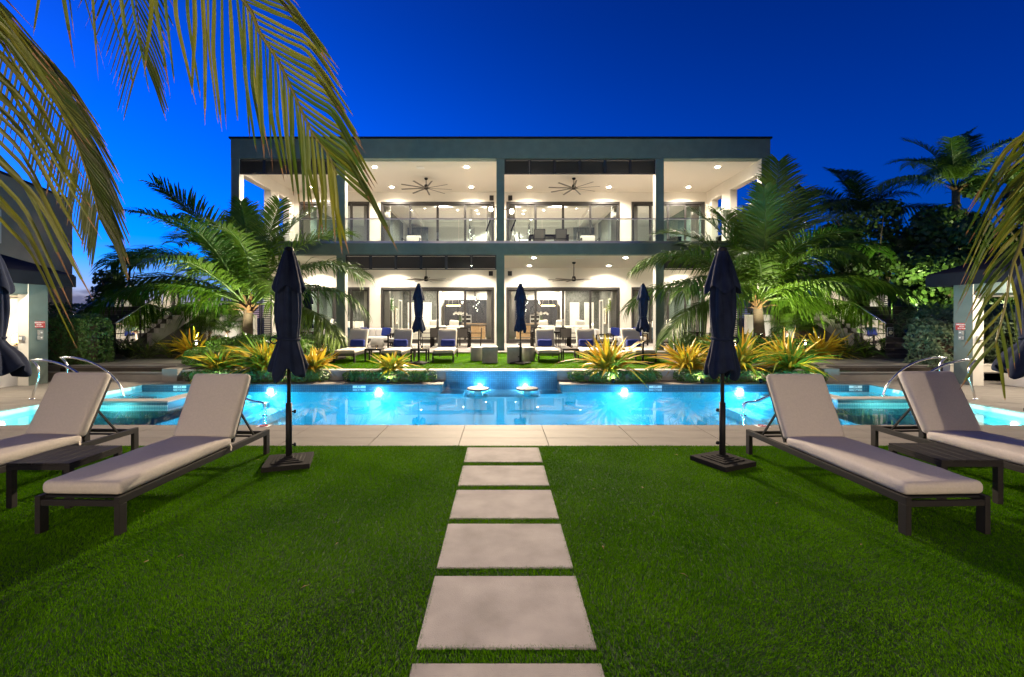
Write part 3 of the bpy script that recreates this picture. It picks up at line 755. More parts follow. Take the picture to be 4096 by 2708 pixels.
# ceiling plates, loudspeakers
for x in (-3.55, 3.5):
    for z in (ZC0, ZC1): hb('ceiling_speaker', M['signwhite'], (x - .17, x + .17, 20.0, 20.25, z - .02, z - .001), bevel=.004)
SP = [(-.48, 7.95), (.50, 7.95), (-.52, 3.98), (.48, 3.98)]
for i, (x, z) in enumerate(SP):
    t = tag(empty('wall_speaker', (x, YB - .16, z)), ['black box speaker left of the middle column on the balcony wall', 'black box speaker right of the middle column on the balcony wall',
        'black box speaker left of the middle column on the ground floor wall', 'black box speaker right of the middle column on the ground floor wall'][i], 'speaker', 'wall speakers beside the middle column')
    m_ = MB(); m_.box(-.11, .11, -.08, .08, -.12, .12); m_.build('cabinet', M['black'], t, bevel=.01)
    m_ = MB(); m_.box(-.095, .095, -.09, -.081, -.105, .105); m_.build('grille', M['charcoal'], t)
    m_ = MB(); m_.box(-.03, .03, .08, .16, -.03, .03); m_.build('bracket', M['black'], t)
# bright wall lamps on the middle column
for x, z, lab in ((-.42, 6.24, 'glaring warm wall lamp on the left flank of the middle column'), (.46, 6.14, 'glaring warm wall lamp on the right flank of the middle column')):
    s = -1 if x < 0 else 1
    t = tag(empty('column_lamp', (x, YF + .16, z)), lab, 'lamp', 'wall lamps on the middle column')
    m_ = MB(); m_.box(-.06, .06, -.06, .06, .07, .10); m_.box(-s * .06 - .26 * (s > 0) , -s * .06 + .26 * (s < 0), -.03, .03, .076, .095); m_.build('bracket', M['black'], t)
    m_ = MB(); m_.lathe([(.005, -.10), (.06, -.085), (.085, 0), (.06, .075), (.005, .08)], n=16); m_.build('bulb', emitmat('column_lamp_bulb', (1, .72, .42), 140), t, True)
    lamp('column_light', 'SPOT', (x + s * .05, YF - .10, z - .05), 13000, (1, .80, .55), .07, (0, 7.0, -1.0), 115, .5)

# ceiling fans, nine blades
def fan(x, zc, rod, lab, ph):
    t = tag(empty('ceiling_fan', (x, 21.65, zc)), lab, 'ceiling fan', 'big nine bladed ceiling fans')
    m_ = MB(); m_.lathe([(.01, 0), (.085, 0), (.085, -.05), (.05, -.09), (.01, -.09)], n=16); m_.build('canopy', M['charcoal'], t, True)
    m_ = MB(); m_.tube([(0, 0, -.05), (0, 0, -rod)], .018, 8); m_.build('rod', M['charcoal'], t, True)
    m_ = MB(); m_.lathe([(.02, -rod + .12), (.075, -rod + .10), (.10, -rod), (.10, -rod - .09), (.06, -rod - .13), (.01, -rod - .13)], n=20); m_.build('motor', M['charcoal'], t, True)
    b = MB(); b.obox((.66, 0, 0), (1.12, .085, .012), rx=R(12)); b.obox((.12, 0, 0), (.12, .05, .02)); me = b.mesh('blade'); me.materials.append(mat('fan_blade', (.085, .07, .055), .5))
    for k in range(9): inst(me, 'blade', t, (0, 0, -rod - .06), (0, 0, ph + 2 * pi * k / 9))
fan(-3.55, ZC1, .42, 'nine bladed ceiling fan on the balcony, left of the middle column', .2)
fan(3.48, ZC1, .42, 'nine bladed ceiling fan on the balcony, right of the middle column', .45)
fan(-3.55, ZC0, .78, 'nine bladed ceiling fan on the ground floor porch, left of the middle column', .1)
fan(3.48, ZC0, .78, 'nine bladed ceiling fan on the ground floor porch, right of the middle column', .33)

# ---- inside the rooms
def simple(name, label, cat, group, parts, loc=(0, 0, 0), rz=0):
    t = tag(empty(name, loc, rz), label, cat, group)
    for nm, m_, mt, *o in parts: m_.build(nm, mt, t, *(o or ()))
    return t
def B(*bs):
    m_ = MB()
    for b in bs: m_.box(*b)
    return m_
for s in (-1, 1):
    nm = 'left' if s < 0 else 'right'
    def bx(*bs):
        m_ = MB()
        for b in bs:
            a, c = sorted((s * b[0], s * b[1])); m_.box(a, c, *b[2:])
        return m_
    def cyl(prof, x, y, z=0, n=16):
        m_ = MB(); m_.lathe(prof, (s * x, y, z), n); return m_
    k = tag(empty('kitchen', (0, 0, 0)), f'dark navy kitchen wall with steel ovens seen through the {nm} glass doors', 'kitchen', 'kitchens behind the glass doors')
    bx((.95, 3.95, 31.9, 32.45, Z0, 2.9)).build('tall_cabinets', M['cabinet'], k)
    bx((.95, 3.2, 31.3, 31.88, Z0, 1.2)).build('base_cabinets', M['cabinet'], k)
    bx((.95, 3.3, 31.25, 31.88, 1.2, 1.24)).build('worktop', M['wood'], k)
    o = bx((2.05, 2.75, 31.82, 31.89, 1.25, 1.85)).build('oven', M['steel'], k)
    bx((2.1, 2.7, 31.80, 31.815, 1.3, 1.5)).build('oven_glass', M['black'], o); bx((2.1, 2.7, 31.80, 31.815, 1.6, 1.78)).build('oven_glass', M['black'], o)
    bx((1.0, 1.9, 29.0, 29.8, Z0, 1.15)).build('island', M['wood'], k); bx((.9, 3.3, 28.9, 29.9, 1.15, 1.2)).build('island_top', M['cabinet'], k)
    # ring pendant
    x = 3.05
    t = tag(empty('ring_pendant', (s * x, 29.3, 0)), f'glowing ring pendant lamp in the {nm} ground floor room', 'pendant lamp', 'ring pendants')
    m_ = MB(); pts = [(.42 * cos(a), .42 * sin(a), 2.42) for a in np.linspace(0, 2 * pi, 33)]; m_.tube(pts, .035, 8); m_.build('ring', M['ring'], t, True)
    m_ = MB()
    for a in (.5, 2.6, 4.7): m_.tube([(.42 * cos(a), .42 * sin(a), 2.44), (.1 * cos(a), .1 * sin(a), 3.95)], .006, 5)
    m_.build('wires', M['signwhite'], t)
    for zc, ztop, xx, yy in ((2.4, 3.95, 1.45, 27.2), (6.35, 8.15, 1.75, 27.0)):
        t = tag(empty('cluster_pendant', (s * xx, yy, 0)), f"cluster of small glass ball pendants in the {nm} {'ground floor' if zc < 4 else 'upstairs'} room", 'pendant lamp', 'glass ball pendants')
        rr = random.Random(int(zc * 10) + s)
        for q in range(10):
            a = q * 2.4; r_ = .04 + .017 * q; z = zc - .35 + .09 * ((q * 7) % 10) 
            b_ = MB(); b_.lathe([(.003, -.032), (.022, -.022), (.032, 0), (.022, .022), (.003, .032)], (r_ * cos(a), r_ * sin(a), z), 10); o = b_.build('glass_ball', M['ball'], t, True)
            b_ = MB(); b_.tube([(r_ * cos(a), r_ * sin(a), z + .05), (r_ * cos(a), r_ * sin(a), z + .45)], .013, 6); b_.tube([(r_ * cos(a), r_ * sin(a), z + .45), (r_ * cos(a) * .5, r_ * sin(a) * .5, ztop)], .003, 4); b_.build('stem', M['black'], o)
    # sofas
    t = tag(empty('sofa', (s * 3.7, 26.6, Z0)), f'white sofa seen from behind through the {nm} ground floor doors', 'sofa', 'white sofas in the ground floor rooms')
    for q in range(3):
        c_ = MB(); c_.rbox((-1.05 + q * 1.05, 0, .62), (1.03, .26, .55), .07, 4); c_.build('back_cushion', M['white_cush'], t, True)
        c_ = MB(); c_.rbox((-1.05 + q * 1.05, .5, .42), (1.03, .85, .2), .07, 4); c_.build('seat_cushion', M['white_cush'], t, True)
    B((-1.6, 1.6, -.18, 1.0, .05, .33), (-1.6, 1.6, -.18, -.12, .33, .72)).build('base', M['white_cush'], t, bevel=.02)
    for q in (-1, 1): B((q * 1.68 - .1, q * 1.68 + .1, -.17, 1.0, .05, .66)).build('arm', M['white_cush'], t, bevel=.04)
    for q, px in enumerate((-1.2, -.2, .95)):
        c_ = MB(); c_.rbox((0, 0, 0), (.55, .16, .5), .08, 4, 0); o = c_.build('throw_pillow', M['white_cush'], None, True); o.location = (s * 3.7 + px, 26.75, Z0 + .98); o.rotation_euler = (.2, .1 * (q - 1), .2)
        tag(o, f"{['left', 'middle', 'right'][q]} plump white pillow on the sofa in the {nm} ground floor room", 'pillow', 'white pillows on the indoor sofas')
    # art, plants, curtains
    for q, y in enumerate((25.2, 27.6)):
        t = tag(empty('framed_print', (s * 6.33, y, 1.75)), f"{'near' if q == 0 else 'far'} framed black ink print on the dark wall of the {nm} room", 'picture', 'framed ink prints')
        B((-.02, .02, -.3, .3, -.5, .5)).build('frame', M['wood'], t); B((-.02 - s * .012 - .005, .02 - s * .012 , -.27, .27, -.47, .47)).build('paper', M['signwhite'], t)
        c_ = MB()
        for a in range(5): c_.rbox((-s * .038, .02 * ((a * 3) % 5 - 2), -.28 + .14 * a), (.008, .2 - .02 * abs(a - 2), .16), .004, 2)
        c_.build('ink_shape', M['signblack'], t)
    t = tag(empty('orchid', (s * 2.6, 29.2, 1.2)), f'white orchid in a dark pot in the {nm} ground floor room', 'orchid', 'white orchids')
    c_ = MB(); c_.lathe([(.06, 0), (.10, .02), (.12, .18), (.10, .2), (.01, .19)], n=16); c_.build('pot', M['cabinet'], t, True)
    c_ = MB(); rr = random.Random(9)
    for q in range(4):
        a = q * 1.5; c_.tube(smooth([(0, 0, .18), (.05 * cos(a), .05 * sin(a), .5), (.25 * cos(a), .2 * sin(a), .75), (.42 * cos(a), .3 * sin(a), .7)], 4), .006, 5)
    c_.build('stem', M['strapgreen'], t)
    c_ = MB()
    for q in range(4):
        a = q * 1.5
        for w_ in range(5):
            u = .45 + w_ * .13; p = Vector((.42 * u * cos(a), .32 * u * sin(a), .72 + .05 * sin(w_)))
            for e in range(5):
                b_ = e * 1.26; c_.strip([p, p + Vector((.045 * cos(b_), -.02, .045 * sin(b_))), p + Vector((.075 * cos(b_), -.03, .075 * sin(b_)))], [.008, .03, .01], (0, -1, 0))
    c_.build('flowers', M['white'], t)
    c_ = MB()
    for q in range(7):
        a = q * .9; c_.strip([(0, 0, .18), (.1 * cos(a), .1 * sin(a), .3), (.22 * cos(a), .22 * sin(a), .26)], [.02, .035, .004], (0, 0, 1), .3)
    c_.build('leaves', M['strapgreen'], t)
    t = tag(empty('indoor_tree', (s * 6.05, 25.0, Z0)), f'potted indoor palm behind the outer pane of the {nm} ground floor doors', 'plant', 'potted indoor palms')
    c_ = MB(); c_.lathe([(.14, 0), (.2, .03), (.22, .5), (.19, .5), (.01, .45)], n=16); c_.build('pot', M['concrete'], t, True)
    c_ = MB(); c_.tube([(0, 0, .4), (.03, 0, 1.3), (0, .02, 2.0)], .035, 6); c_.build('stem', M['twig'], t)
    c_ = MB(); rr = random.Random(3)
    for q in range(60):
        a = rr.uniform(0, 6.28); e = rr.uniform(-.3, 1.2); l_ = rr.uniform(.4, .75); p = Vector((0, 0, rr.uniform(1.7, 2.15)))
        d = Vector((cos(a) * cos(e), sin(a) * cos(e), sin(e))); c_.strip([p, p + d * l_ * .5, p + d * l_ + Vector((0, 0, -.18))], [.01, .022, .002], (0, 0, 1), .2)
    c_.build('fronds', M['strapgreen'], t)
    for zf, zc, xx in ((Z0, 3.9, .55), (Z0, 3.9, 6.15), (Z1, 8.1, .55), (Z1, 8.1, 6.15), (Z0, 3.9, 7.15), (Z1, 8.1, 7.15), (Z0, 3.9, 10.45), (Z1, 8.1, 10.45)):
        c_ = MB(); nn = 28; w_ = .42
        vs = []; fs = []
        for q in range(nn + 1):
            x_ = s * (xx + w_ * (q / nn - .5)); y_ = 24.52 + .035 * sin(q * 1.5)
            vs += [(x_, y_, zf + .02), (x_, y_, zc)]
        fs = [(2 * q, 2 * q + 2, 2 * q + 3, 2 * q + 1) for q in range(nn)]
        c_.add(vs, fs); o = c_.build('curtain', M['curtain'], None, True)
        md = o.modifiers.new('thick', 'SOLIDIFY'); md.thickness = .006
        tag(o, f"beige curtain gathered {'beside the middle column' if xx < 1 else 'next to the outer pier of the wide door' if xx < 6.5 else 'at the inner edge of the narrow door' if xx < 8 else 'at the outer edge of the narrow door'}, {nm} half, {'ground floor' if zf < 1 else 'upstairs'}", 'curtain', 'curtains behind the glass doors')
    # bedroom in the end bay
    t = tag(empty('bed', (s * 8.9, 27.6, Z0)), f'white bed with pillows in the ground floor bedroom at the {nm} end', 'bed', 'beds in the end rooms')
    B((-1.0, 1.0, -1.1, 1.1, .1, .35)).build('bed_base', M['wood'], t); c_ = MB(); c_.rbox((0, 0, .5), (2.0, 2.2, .32), .1, 4); c_.build('mattress', M['white_cush'], t, True)
    B((-1.15, 1.15, 1.1, 1.2, .1, 1.5)).build('headboard', M['darkwall'], t)
    for q in (-.55, .05, .6):
        c_ = MB(); c_.rbox((0, 0, 0), (.6, .16, .5), .08, 4); o = c_.build('pillow', M['white_cush'], t, True); o.location = (q, .85, .9); o.rotation_euler = (-.35, 0, .1)
    B((-1.8, 1.8, 1.3, 1.36, 0, 3.6)).build('panel_wall', M['darkwall'], t)
    t = tag(empty('table_lamp', (s * 10.3, 27.9, Z0 + .7)), f'lit bedside lamp with round shade in the {nm} end bedroom', 'lamp', 'bedside lamps')
    c_ = MB(); c_.lathe([(.12, .2), (.16, .3), (.15, .5), (.08, .58), (.01, .58)], n=16); c_.build('lamp_shade', M['shade'], t, True)
    c_ = MB(); c_.tube([(0, 0, 0), (0, 0, .25)], .02, 6); c_.lathe([(.01, .02), (.08, .015), (.08, 0), (.01, 0)], n=12); c_.build('stand', M['black'], t)
    t = tag(empty('bedside_table', (s * 10.3, 27.9, Z0)), f'wooden bedside table in the {nm} end bedroom', 'table', 'bedside tables'); B((-.25, .25, -.22, .22, .1, .68)).build('drawers', M['wood'], t); B((-.27, .27, -.24, .24, .68, .7)).build('top', M['wood'], t)
    t = tag(empty('armchair', (s * 8.7, 25.3, Z0)), f'teal velvet tub armchair just inside the {nm} end doors', 'armchair', 'teal tub armchairs')
    c_ = MB(); c_.rbox((0, 0, .42), (.6, .6, .18), .08, 4); c_.build('seat', M['tealchair'], t, True)
    c_ = MB(); arc = [(.40 * cos(a), .38 * sin(a), .52) for a in np.linspace(R(-40), R(220), 15)]
    for a, b in zip(arc[:-1], arc[1:]): c_.bar(a, b, .12, .6)
    c_.build('shell', M['tealchair'], t, bevel=.02); B((-.25, .25, -.25, .25, 0, .3)).build('base', M['tealchair'], t)
    # upstairs things seen over the rail
    t = tag(empty('desk', (s * 9.9, 26.0, Z1)), f'dark desk with a monitor upstairs at the {nm} end', 'desk', 'upstairs desks'); B((-.7, .7, -.35, .35, .72, .76), (-.68, -.62, -.33, .33, 0, .72), (.62, .68, -.33, .33, 0, .72)).build('table', M['cabinet'], t)
    B((-.42, .42, -.03, 0, .9, 1.42), (-.05, .05, -.02, .02, .76, .92)).build('monitor', M['black'], t)
    t = tag(empty('white_sofa_upstairs', (s * 4.3, 22.2, Z1)), f'low white lounge chair on the {nm} half of the balcony', 'lounge chair', 'balcony lounge chairs')
    t.name = 'lounge_chair'
    c_ = MB(); c_.rbox((0, 0, .38), (.75, .8, .16), .06, 4); c_.build('seat_cushion', M['white_cush'], t, True); c_ = MB(); c_.rbox((0, .32, .62), (.72, .16, .45), .06, 4); c_.build('back_cushion', M['white_cush'], t, True)
    c_ = MB()
    for q in (-1, 1): c_.bar((q * .42, -.4, .0), (q * .42, -.4, .6), .04, .04); c_.bar((q * .42, .4, 0), (q * .42, .4, .6), .04, .04); c_.bar((q * .42, -.42, .6), (q * .42, .42, .6), .05, .03)
    c_.box(-.42, .42, -.4, .4, .25, .29); c_.build('frame', M['charcoal'], t)
    # telescope tripod beside the middle column
    t = tag(empty('telescope_tripod', (s * .62, 22.6, Z1)), f'slim telescope on a tripod on the balcony just {nm} of the middle column', 'telescope', 'telescopes on the balcony')
    for q in range(3):
        a = q * 2.1 + .4; c_ = MB(); c_.tube([(.32 * cos(a), .32 * sin(a), 0), (0, 0, 1.1)], .014, 6); c_.build('leg', M['signwhite'], t)
    c_ = MB(); c_.tube([(-.1, .1, 1.1), (.12, -.25, 1.62)], .035, 8); c_.build('tube', M['black'], t, True)
# upstairs round dining table on the right half of the balcony
def dining_chair(label, group, loc, rz):
    t = tag(empty('dining_chair', loc, rz), label, 'chair', group)
    for sx_ in (-1, 1):
        m_ = MB(); m_.bar((sx_ * .25, -.24, 0), (sx_ * .25, -.24, .64), .03, .03); m_.build('leg', M['charcoal'], t)
        m_ = MB(); m_.bar((sx_ * .25, .24, 0), (sx_ * .25, .30, .88), .03, .03); m_.build('leg', M['charcoal'], t)
        m_ = MB(); m_.bar((sx_ * .25, -.26, .64), (sx_ * .25, .28, .64), .035, .02); m_.build('armrest', M['charcoal'], t)
    m_ = MB(); m_.box(-.235, .235, -.24, .24, .42, .445); m_.build('seat', M['sling'], t)
    m_ = MB(); m_.obox((0, .285, .68), (.46, .014, .40), rx=R(-6)); m_.build('backrest', M['sling'], t)
    m_ = MB(); m_.bar((-.25, .30, .885), (.25, .30, .885), .03, .025); m_.bar((-.25, .29, .46), (.25, .29, .46), .02, .02); m_.build('back_frame', M['charcoal'], t)
    return t
def dining_table(label, loc, w, d, group='dining tables on the porches'):
    t = tag(empty('dining_table', loc), label, 'table', group)
    m_ = MB()
    n = 5
    for k in range(n):
        x0 = -w / 2 + w * k / n; m2 = MB(); m2.box(x0 + .004, x0 + w / n - .004, -d / 2, d / 2, .70, .725); m2.build('top_slat', M['charcoal'], t)
    m_.box(-w / 2 + .03, w / 2 - .03, -d / 2 + .03, d / 2 - .03, .64, .699); m_.build('apron', M['charcoal'], t)
    for sx_ in (-1, 1):
        for sy_ in (-1, 1):
            m_ = MB(); x, y = sx_ * (w / 2 - .06), sy_ * (d / 2 - .06); m_.box(x - .03, x + .03, y - .03, y + .03, 0, .64); m_.build('leg', M['charcoal'], t)
    return t
for s in (-1, 1):
    nm = 'left' if s < 0 else 'right'
    x0, y0 = s * 2.35, 21.6
    dining_table(f'charcoal outdoor dining table on the ground floor porch, {nm} of the middle column', (x0, y0, Z0), 1.9, .95)
    spots = [(-.6, -.62, pi, 'front left'), (.6, -.62, pi, 'front right'), (-.6, .62, 0, 'back left'), (.6, .62, 0, 'back right'), (-1.15, 0, pi / 2, 'left end'), (1.15, 0, -pi / 2, 'right end')]
    for dx, dy, rz, w_ in spots:
        dining_chair(f'mesh chair at the {w_} of the porch table, {nm} of middle column', 'mesh chairs at the porch dining tables', (x0 + dx, y0 + dy, Z0), rz)
    x0, y0 = s * 9.0, 21.3
    dining_table(f'small charcoal table on the ground floor porch in the end bay at the {nm}', (x0, y0, Z0), .8, .8)
    for dx, rz, w_ in ((-.62, pi / 2, 'left'), (.62, -pi / 2, 'right')):
        dining_chair(f'mesh chair {w_} of the small porch table in the {nm} end bay', 'mesh chairs at the small end tables', (x0 + dx, y0, Z0), rz)
    if s > 0:
        dining_table('dark dining table on the balcony right of the middle column', (2.3, 22.0, Z1), 1.9, 1.0)
        for dx, dy, rz, w_ in ((-.5, -.62, pi, 'front left'), (.5, -.62, pi, 'front right'), (-1.12, 0, pi / 2, 'left end'), (1.12, 0, -pi / 2, 'right end')):
            dining_chair(f'mesh chair at the {w_} of the balcony dining table', 'mesh chairs on the balcony', (2.3 + dx, 22.0 + dy, Z1), rz)
    # outdoor sofas on the porch
    def outdoor_sofa(label, loc, w, seats, rz=0):
        t = tag(empty('outdoor_sofa', loc, rz), label, 'sofa', 'white cushioned sofas on the porch')
        m_ = MB(); m_.box(-w / 2, w / 2, -.38, .38, .20, .25); m_.build('seat_frame', M['charcoal'], t)
        for a in (-1, 1):
            m_ = MB()
            m_.box(a * w / 2 - .03, a * w / 2 + .03, -.42, -.36, 0, .56); m_.box(a * w / 2 - .03, a * w / 2 + .03, .36, .42, 0, .56); m_.box(a * w / 2 - .04, a * w / 2 + .04, -.42, .42, .56, .60); m_.box(a * w / 2 - .03, a * w / 2 + .03, -.36, .36, .07, .11)
            m_.build('arm_frame', M['charcoal'], t)
        for k in range(seats):
            x = -w / 2 + .06 + (w - .12) * (k + .5) / seats; cw = (w - .14) / seats
            m_ = MB(); m_.rbox((x, -.04, .34), (cw, .74, .17), .05, 4); m_.build('seat_cushion', M['white_cush'], t, True)
            m_ = MB(); m_.rbox((x, .30, .60), (cw, .17, .48), .06, 4); m_.build('back_cushion', M['white_cush'], t, True)
        return t
    outdoor_sofa(f'white two seat outdoor sofa on the porch behind the {nm} column', (s * 6.3, 22.7, Z0), 1.8, 2)
    outdoor_sofa(f'white outdoor armchair with its side to the dining table at the {nm}', (s * 4.75, 21.2, Z0), .85, 1, s * pi / 2)
    outdoor_sofa(f'white outdoor armchair near the end bay at the {nm}', (s * 7.75, 21.2, Z0), .85, 1, -s * pi / 2)
    for px, w_ in ((s * 5.75, 'inner'), (s * 6.85, 'outer')):
        m_ = MB(); m_.rbox((0, 0, 0), (.46, .15, .44), .07, 4); o = m_.build('blue_pillow', M['bluepil'], None, True); o.location = (px, 22.86, Z0 + .66); o.rotation_euler = (-.2, .1, 0)
        tag(o, f'royal blue pillow at the {w_} end of the porch sofa behind the {nm} column', 'pillow', 'blue pillows on the porch sofas')
    m_ = MB(); m_.lathe([(.05, 0), (.26, .02), (.31, .2), (.26, .42), (.1, .46), (.01, .46)], n=20, rad=lambda a, z: 1 + .03 * sin(5 * a)); o = m_.build('pouf', M['cushion2'], None, True); o.location = (s * 5.6, 20.6, Z0)
    tag(o, f'grey woven pouf on the porch near the {nm} column', 'pouf', 'grey poufs on the porch')
    m_ = MB(); m_.box(-.3, .3, -.3, .3, .34, .37); o = tag(empty('coffee_table', (s * 6.2, 21.2, Z0)), f'low dark coffee table on the porch behind the {nm} column', 'table', 'low coffee tables on the porch')
    m_.build('top', M['charcoal'], o)
    for ax in (-1, 1):
        for ay in (-1, 1): m_ = MB(); m_.box(ax * .26 - .02, ax * .26 + .02, ay * .26 - .02, ay * .26 + .02, 0, .34); m_.build('leg', M['charcoal'], o)
    # black slatted screens at the ends of the ground floor
    t = tag(empty('slatted_screen', (s * 10.75, 20.4, Z0)), f'black slatted screen on the ground floor at the {nm} end of the house', 'screen', 'black slatted screens')
    for k in range(2):
        x = -.48 + k * .5
        o = B((x, x + .04, -.03, .03, 0, 2.6), (x + .42, x + .46, -.03, .03, 0, 2.6), (x + .04, x + .42, -.03, .03, 2.55, 2.6), (x + .04, x + .42, -.03, .03, 0, .06)).build('screen_frame', M['louv'], t)
        m_ = MB()
        for q in range(30): m_.obox((x + .23, 0, .10 + q * .083), (.38, .07, .012), rx=R(-30))
        m_.build('slats', M['louv'], o)
# ------------------------------------------------------------------ loungers, tables, parasols
def make_lounger(cush):
    t = empty('sun_lounger')
    W, Lh, H_ = .68, 2.14, .295
    for sx_ in (-1, 1):
        for y in (.035, Lh - .035):
            m_ = MB(); m_.box(sx_ * (W / 2 - .022) - .022, sx_ * (W / 2 - .022) + .022, y - .035, y + .035, 0, H_ - .06); m_.build('leg', M['charcoal'], t, bevel=.003)
        m_ = MB(); m_.box(sx_ * (W / 2 - .022) - .022, sx_ * (W / 2 - .022) + .022, 0, Lh, H_ - .06, H_); m_.build('side_rail', M['charcoal'], t, bevel=.003)
    m_ = MB(); m_.box(-W / 2 + .044, W / 2 - .044, .004, .034, H_ - .075, H_ - .03); m_.box(-W / 2 + .044, W / 2 - .044, Lh - .034, Lh - .004, H_ - .06, H_ - .02); m_.box(-W / 2 + .044, W / 2 - .044, 1.30, 1.33, H_ - .075, H_ - .03); m_.build('cross_bar', M['charcoal'], t, bevel=.003)
    m_ = MB(); m_.box(-W / 2 + .046, W / 2 - .046, .04, 1.42, H_ - .022, H_ - .008); m_.build('sling_deck', M['black'], t)
    m_ = MB(); m_.rbox((0, .725, H_ + .052), (.655, 1.40, .105), .042, 14, .012); m_.v = [(x + .002 * sin(17 * y + 3 * z), y + .002 * sin(13 * x), z + (.0035 * sin(9 * x + 4 * y) * sin(6.5 * y + 2) + .002 * sin(23 * y) if z > H_ + .09 else 0)) for x, y, z in m_.v]; m_.build('seat_cushion', cush, t, True)
    th = R(63); by, bz = 1.44, H_ + .06; Lb = .74
    d = Vector((0, cos(th), sin(th))); nrm = Vector((0, -sin(th), cos(th)))
    rot = Matrix(((1, 0, 0), (0, d.y, nrm.y), (0, d.z, nrm.z)))
    c = Vector((0, by, bz)) + d * (Lb / 2) + nrm * .02
    m_ = MB(); m_.rbox(c, (.655, Lb, .10), .042, 6, .010, m=rot); m_.build('back_cushion', cush, t, True)
    bf = MB()
    for sx_ in (-1, 1):
        p = Vector((sx_ * .29, by, bz)) - nrm * .045; bf.bar(p - d * .02, p + d * (Lb - .06), .03, .03, up=nrm)
    bf.bar(Vector((-.29, by, bz)) - nrm * .045 + d * (Lb - .07), Vector((.29, by, bz)) - nrm * .045 + d * (Lb - .07), .03, .03); bf.bar(Vector((-.29, by, bz)) - nrm * .045 + d * .3, Vector((.29, by, bz)) - nrm * .045 + d * .3, .02, .02)
    bf.build('back_frame', M['charcoal'], t)
    s_ = MB()
    for sx_ in (-1, 1):
        p = Vector((sx_ * .26, by, bz)) - nrm * .05 + d * .34; s_.bar(p, (sx_ * .26, by + .50, H_ - .03), .018, .018)
    s_.bar((-.30, by + .50, H_ - .035), (.30, by + .50, H_ - .035), .02, .02); s_.build('support_strut', M['charcoal'], t)
    # tie of the cushion
    m_ = MB(); m_.strip([(.33, 1.38, H_ + .03), (.355, 1.36, H_ + .0), (.36, 1.34, H_ - .03)], [.012, .014, .012], (1, 0, 0)); m_.build('cushion_tie', cush, t)
    return t
near0 = make_lounger(M['cushion'])
near_spots = [(-3.28, 3.52, R(-2.0), 'taupe cushioned sun lounger on the near lawn, left of the path'), (3.46, 3.515, R(2.2), 'taupe cushioned sun lounger on the near lawn, right of the path'),
              (-5.00, 3.62, R(-2.5), 'taupe sun lounger cut off by the left edge of the picture'), (5.20, 3.76, R(2.0), 'taupe sun lounger cut off by the right edge of the picture')]
for i, (x, y, rz, lab) in enumerate(near_spots):
    o = near0 if i == 0 else copy_tree(near0)
    o.location = (x, y, 0.004); o.rotation_euler = (0, 0, rz); tag(o, lab, 'sun lounger', 'sun loungers on the near lawn')
far0 = make_lounger(M['cushion2'])
far_spots = [(-4.93, 14.3, 'outermost left'), (-3.46, 14.35, 'second from the left'), (-1.82, 14.35, 'innermost left, beside the round stool'), (1.52, 14.35, 'innermost right, beside the round stool'), (2.95, 14.4, 'second from the right'), (4.58, 14.35, 'outermost right')]
for i, (x, y, w_) in enumerate(far_spots):
    o = far0 if i == 0 else copy_tree(far0)
    o.location = (x, y, .245); o.rotation_euler = (0, 0, R(random.Random(i).uniform(-2, 2))); tag(o, f'grey sun lounger on the far lawn, {w_}', 'sun lounger', 'sun loungers on the far lawn')
    m_ = MB(); m_.rbox((0, 0, 0), (.50, .13, .25), .06, 5); p = m_.build('lumbar_pillow', M['bluepil'], None, True); p.location = (x, y + 1.36, .245 + .55); p.rotation_euler = (R(-24), 0, 0)
    tag(p, f'navy blue lumbar pillow on the far lounger that is {w_}', 'pillow', 'blue pillows on the far loungers')
def make_table(w, d, h):
    t = empty('side_table'); n = 5
    for k in range(n):
        x0 = -w / 2 + w * k / n; m_ = MB(); m_.box(x0 + .0025, x0 + w / n - .0025, -d / 2, d / 2, h - .02, h); m_.build('top_slat', M['charcoal'], t, bevel=.002)
    m_ = MB(); e = .04
    m_.box(-w / 2, w / 2, -d / 2, -d / 2 + e, h - .06, h - .021); m_.box(-w / 2, w / 2, d / 2 - e, d / 2, h - .06, h - .021); m_.box(-w / 2, -w / 2 + e, -d / 2 + e, d / 2 - e, h - .06, h - .021); m_.box(w / 2 - e, w / 2, -d / 2 + e, d / 2 - e, h - .06, h - .021); m_.build('apron', M['charcoal'], t)
    for a in (-1, 1):
        for b in (-1, 1):
            m_ = MB(); x, y = a * (w / 2 - .025), b * (d / 2 - .025); m_.box(x - .025, x + .025, y - .025, y + .025, 0, h - .061); m_.build('leg', M['charcoal'], t, bevel=.003)
    return t
tb = make_table(.56, .56, .40)
spots = [(-4.07, 4.28, 0, 'dark slatted side table between the two loungers on the near left', 'dark side tables on the near lawn'), (4.24, 4.37, 0, 'dark slatted side table between the two loungers on the near right', 'dark side tables on the near lawn'),
         (-4.15, 15.0, .24, 'dark side table between the two outer loungers on the far left lawn', 'dark side tables on the far lawn'), (-2.63, 14.85, .24, 'dark side table between the two inner loungers on the far left lawn', 'dark side tables on the far lawn'),
         (2.27, 15.0, .24, 'dark side table between the two inner loungers on the far right lawn', 'dark side tables on the far lawn'), (3.78, 15.0, .24, 'dark side table between the two outer loungers on the far right lawn', 'dark side tables on the far lawn')]
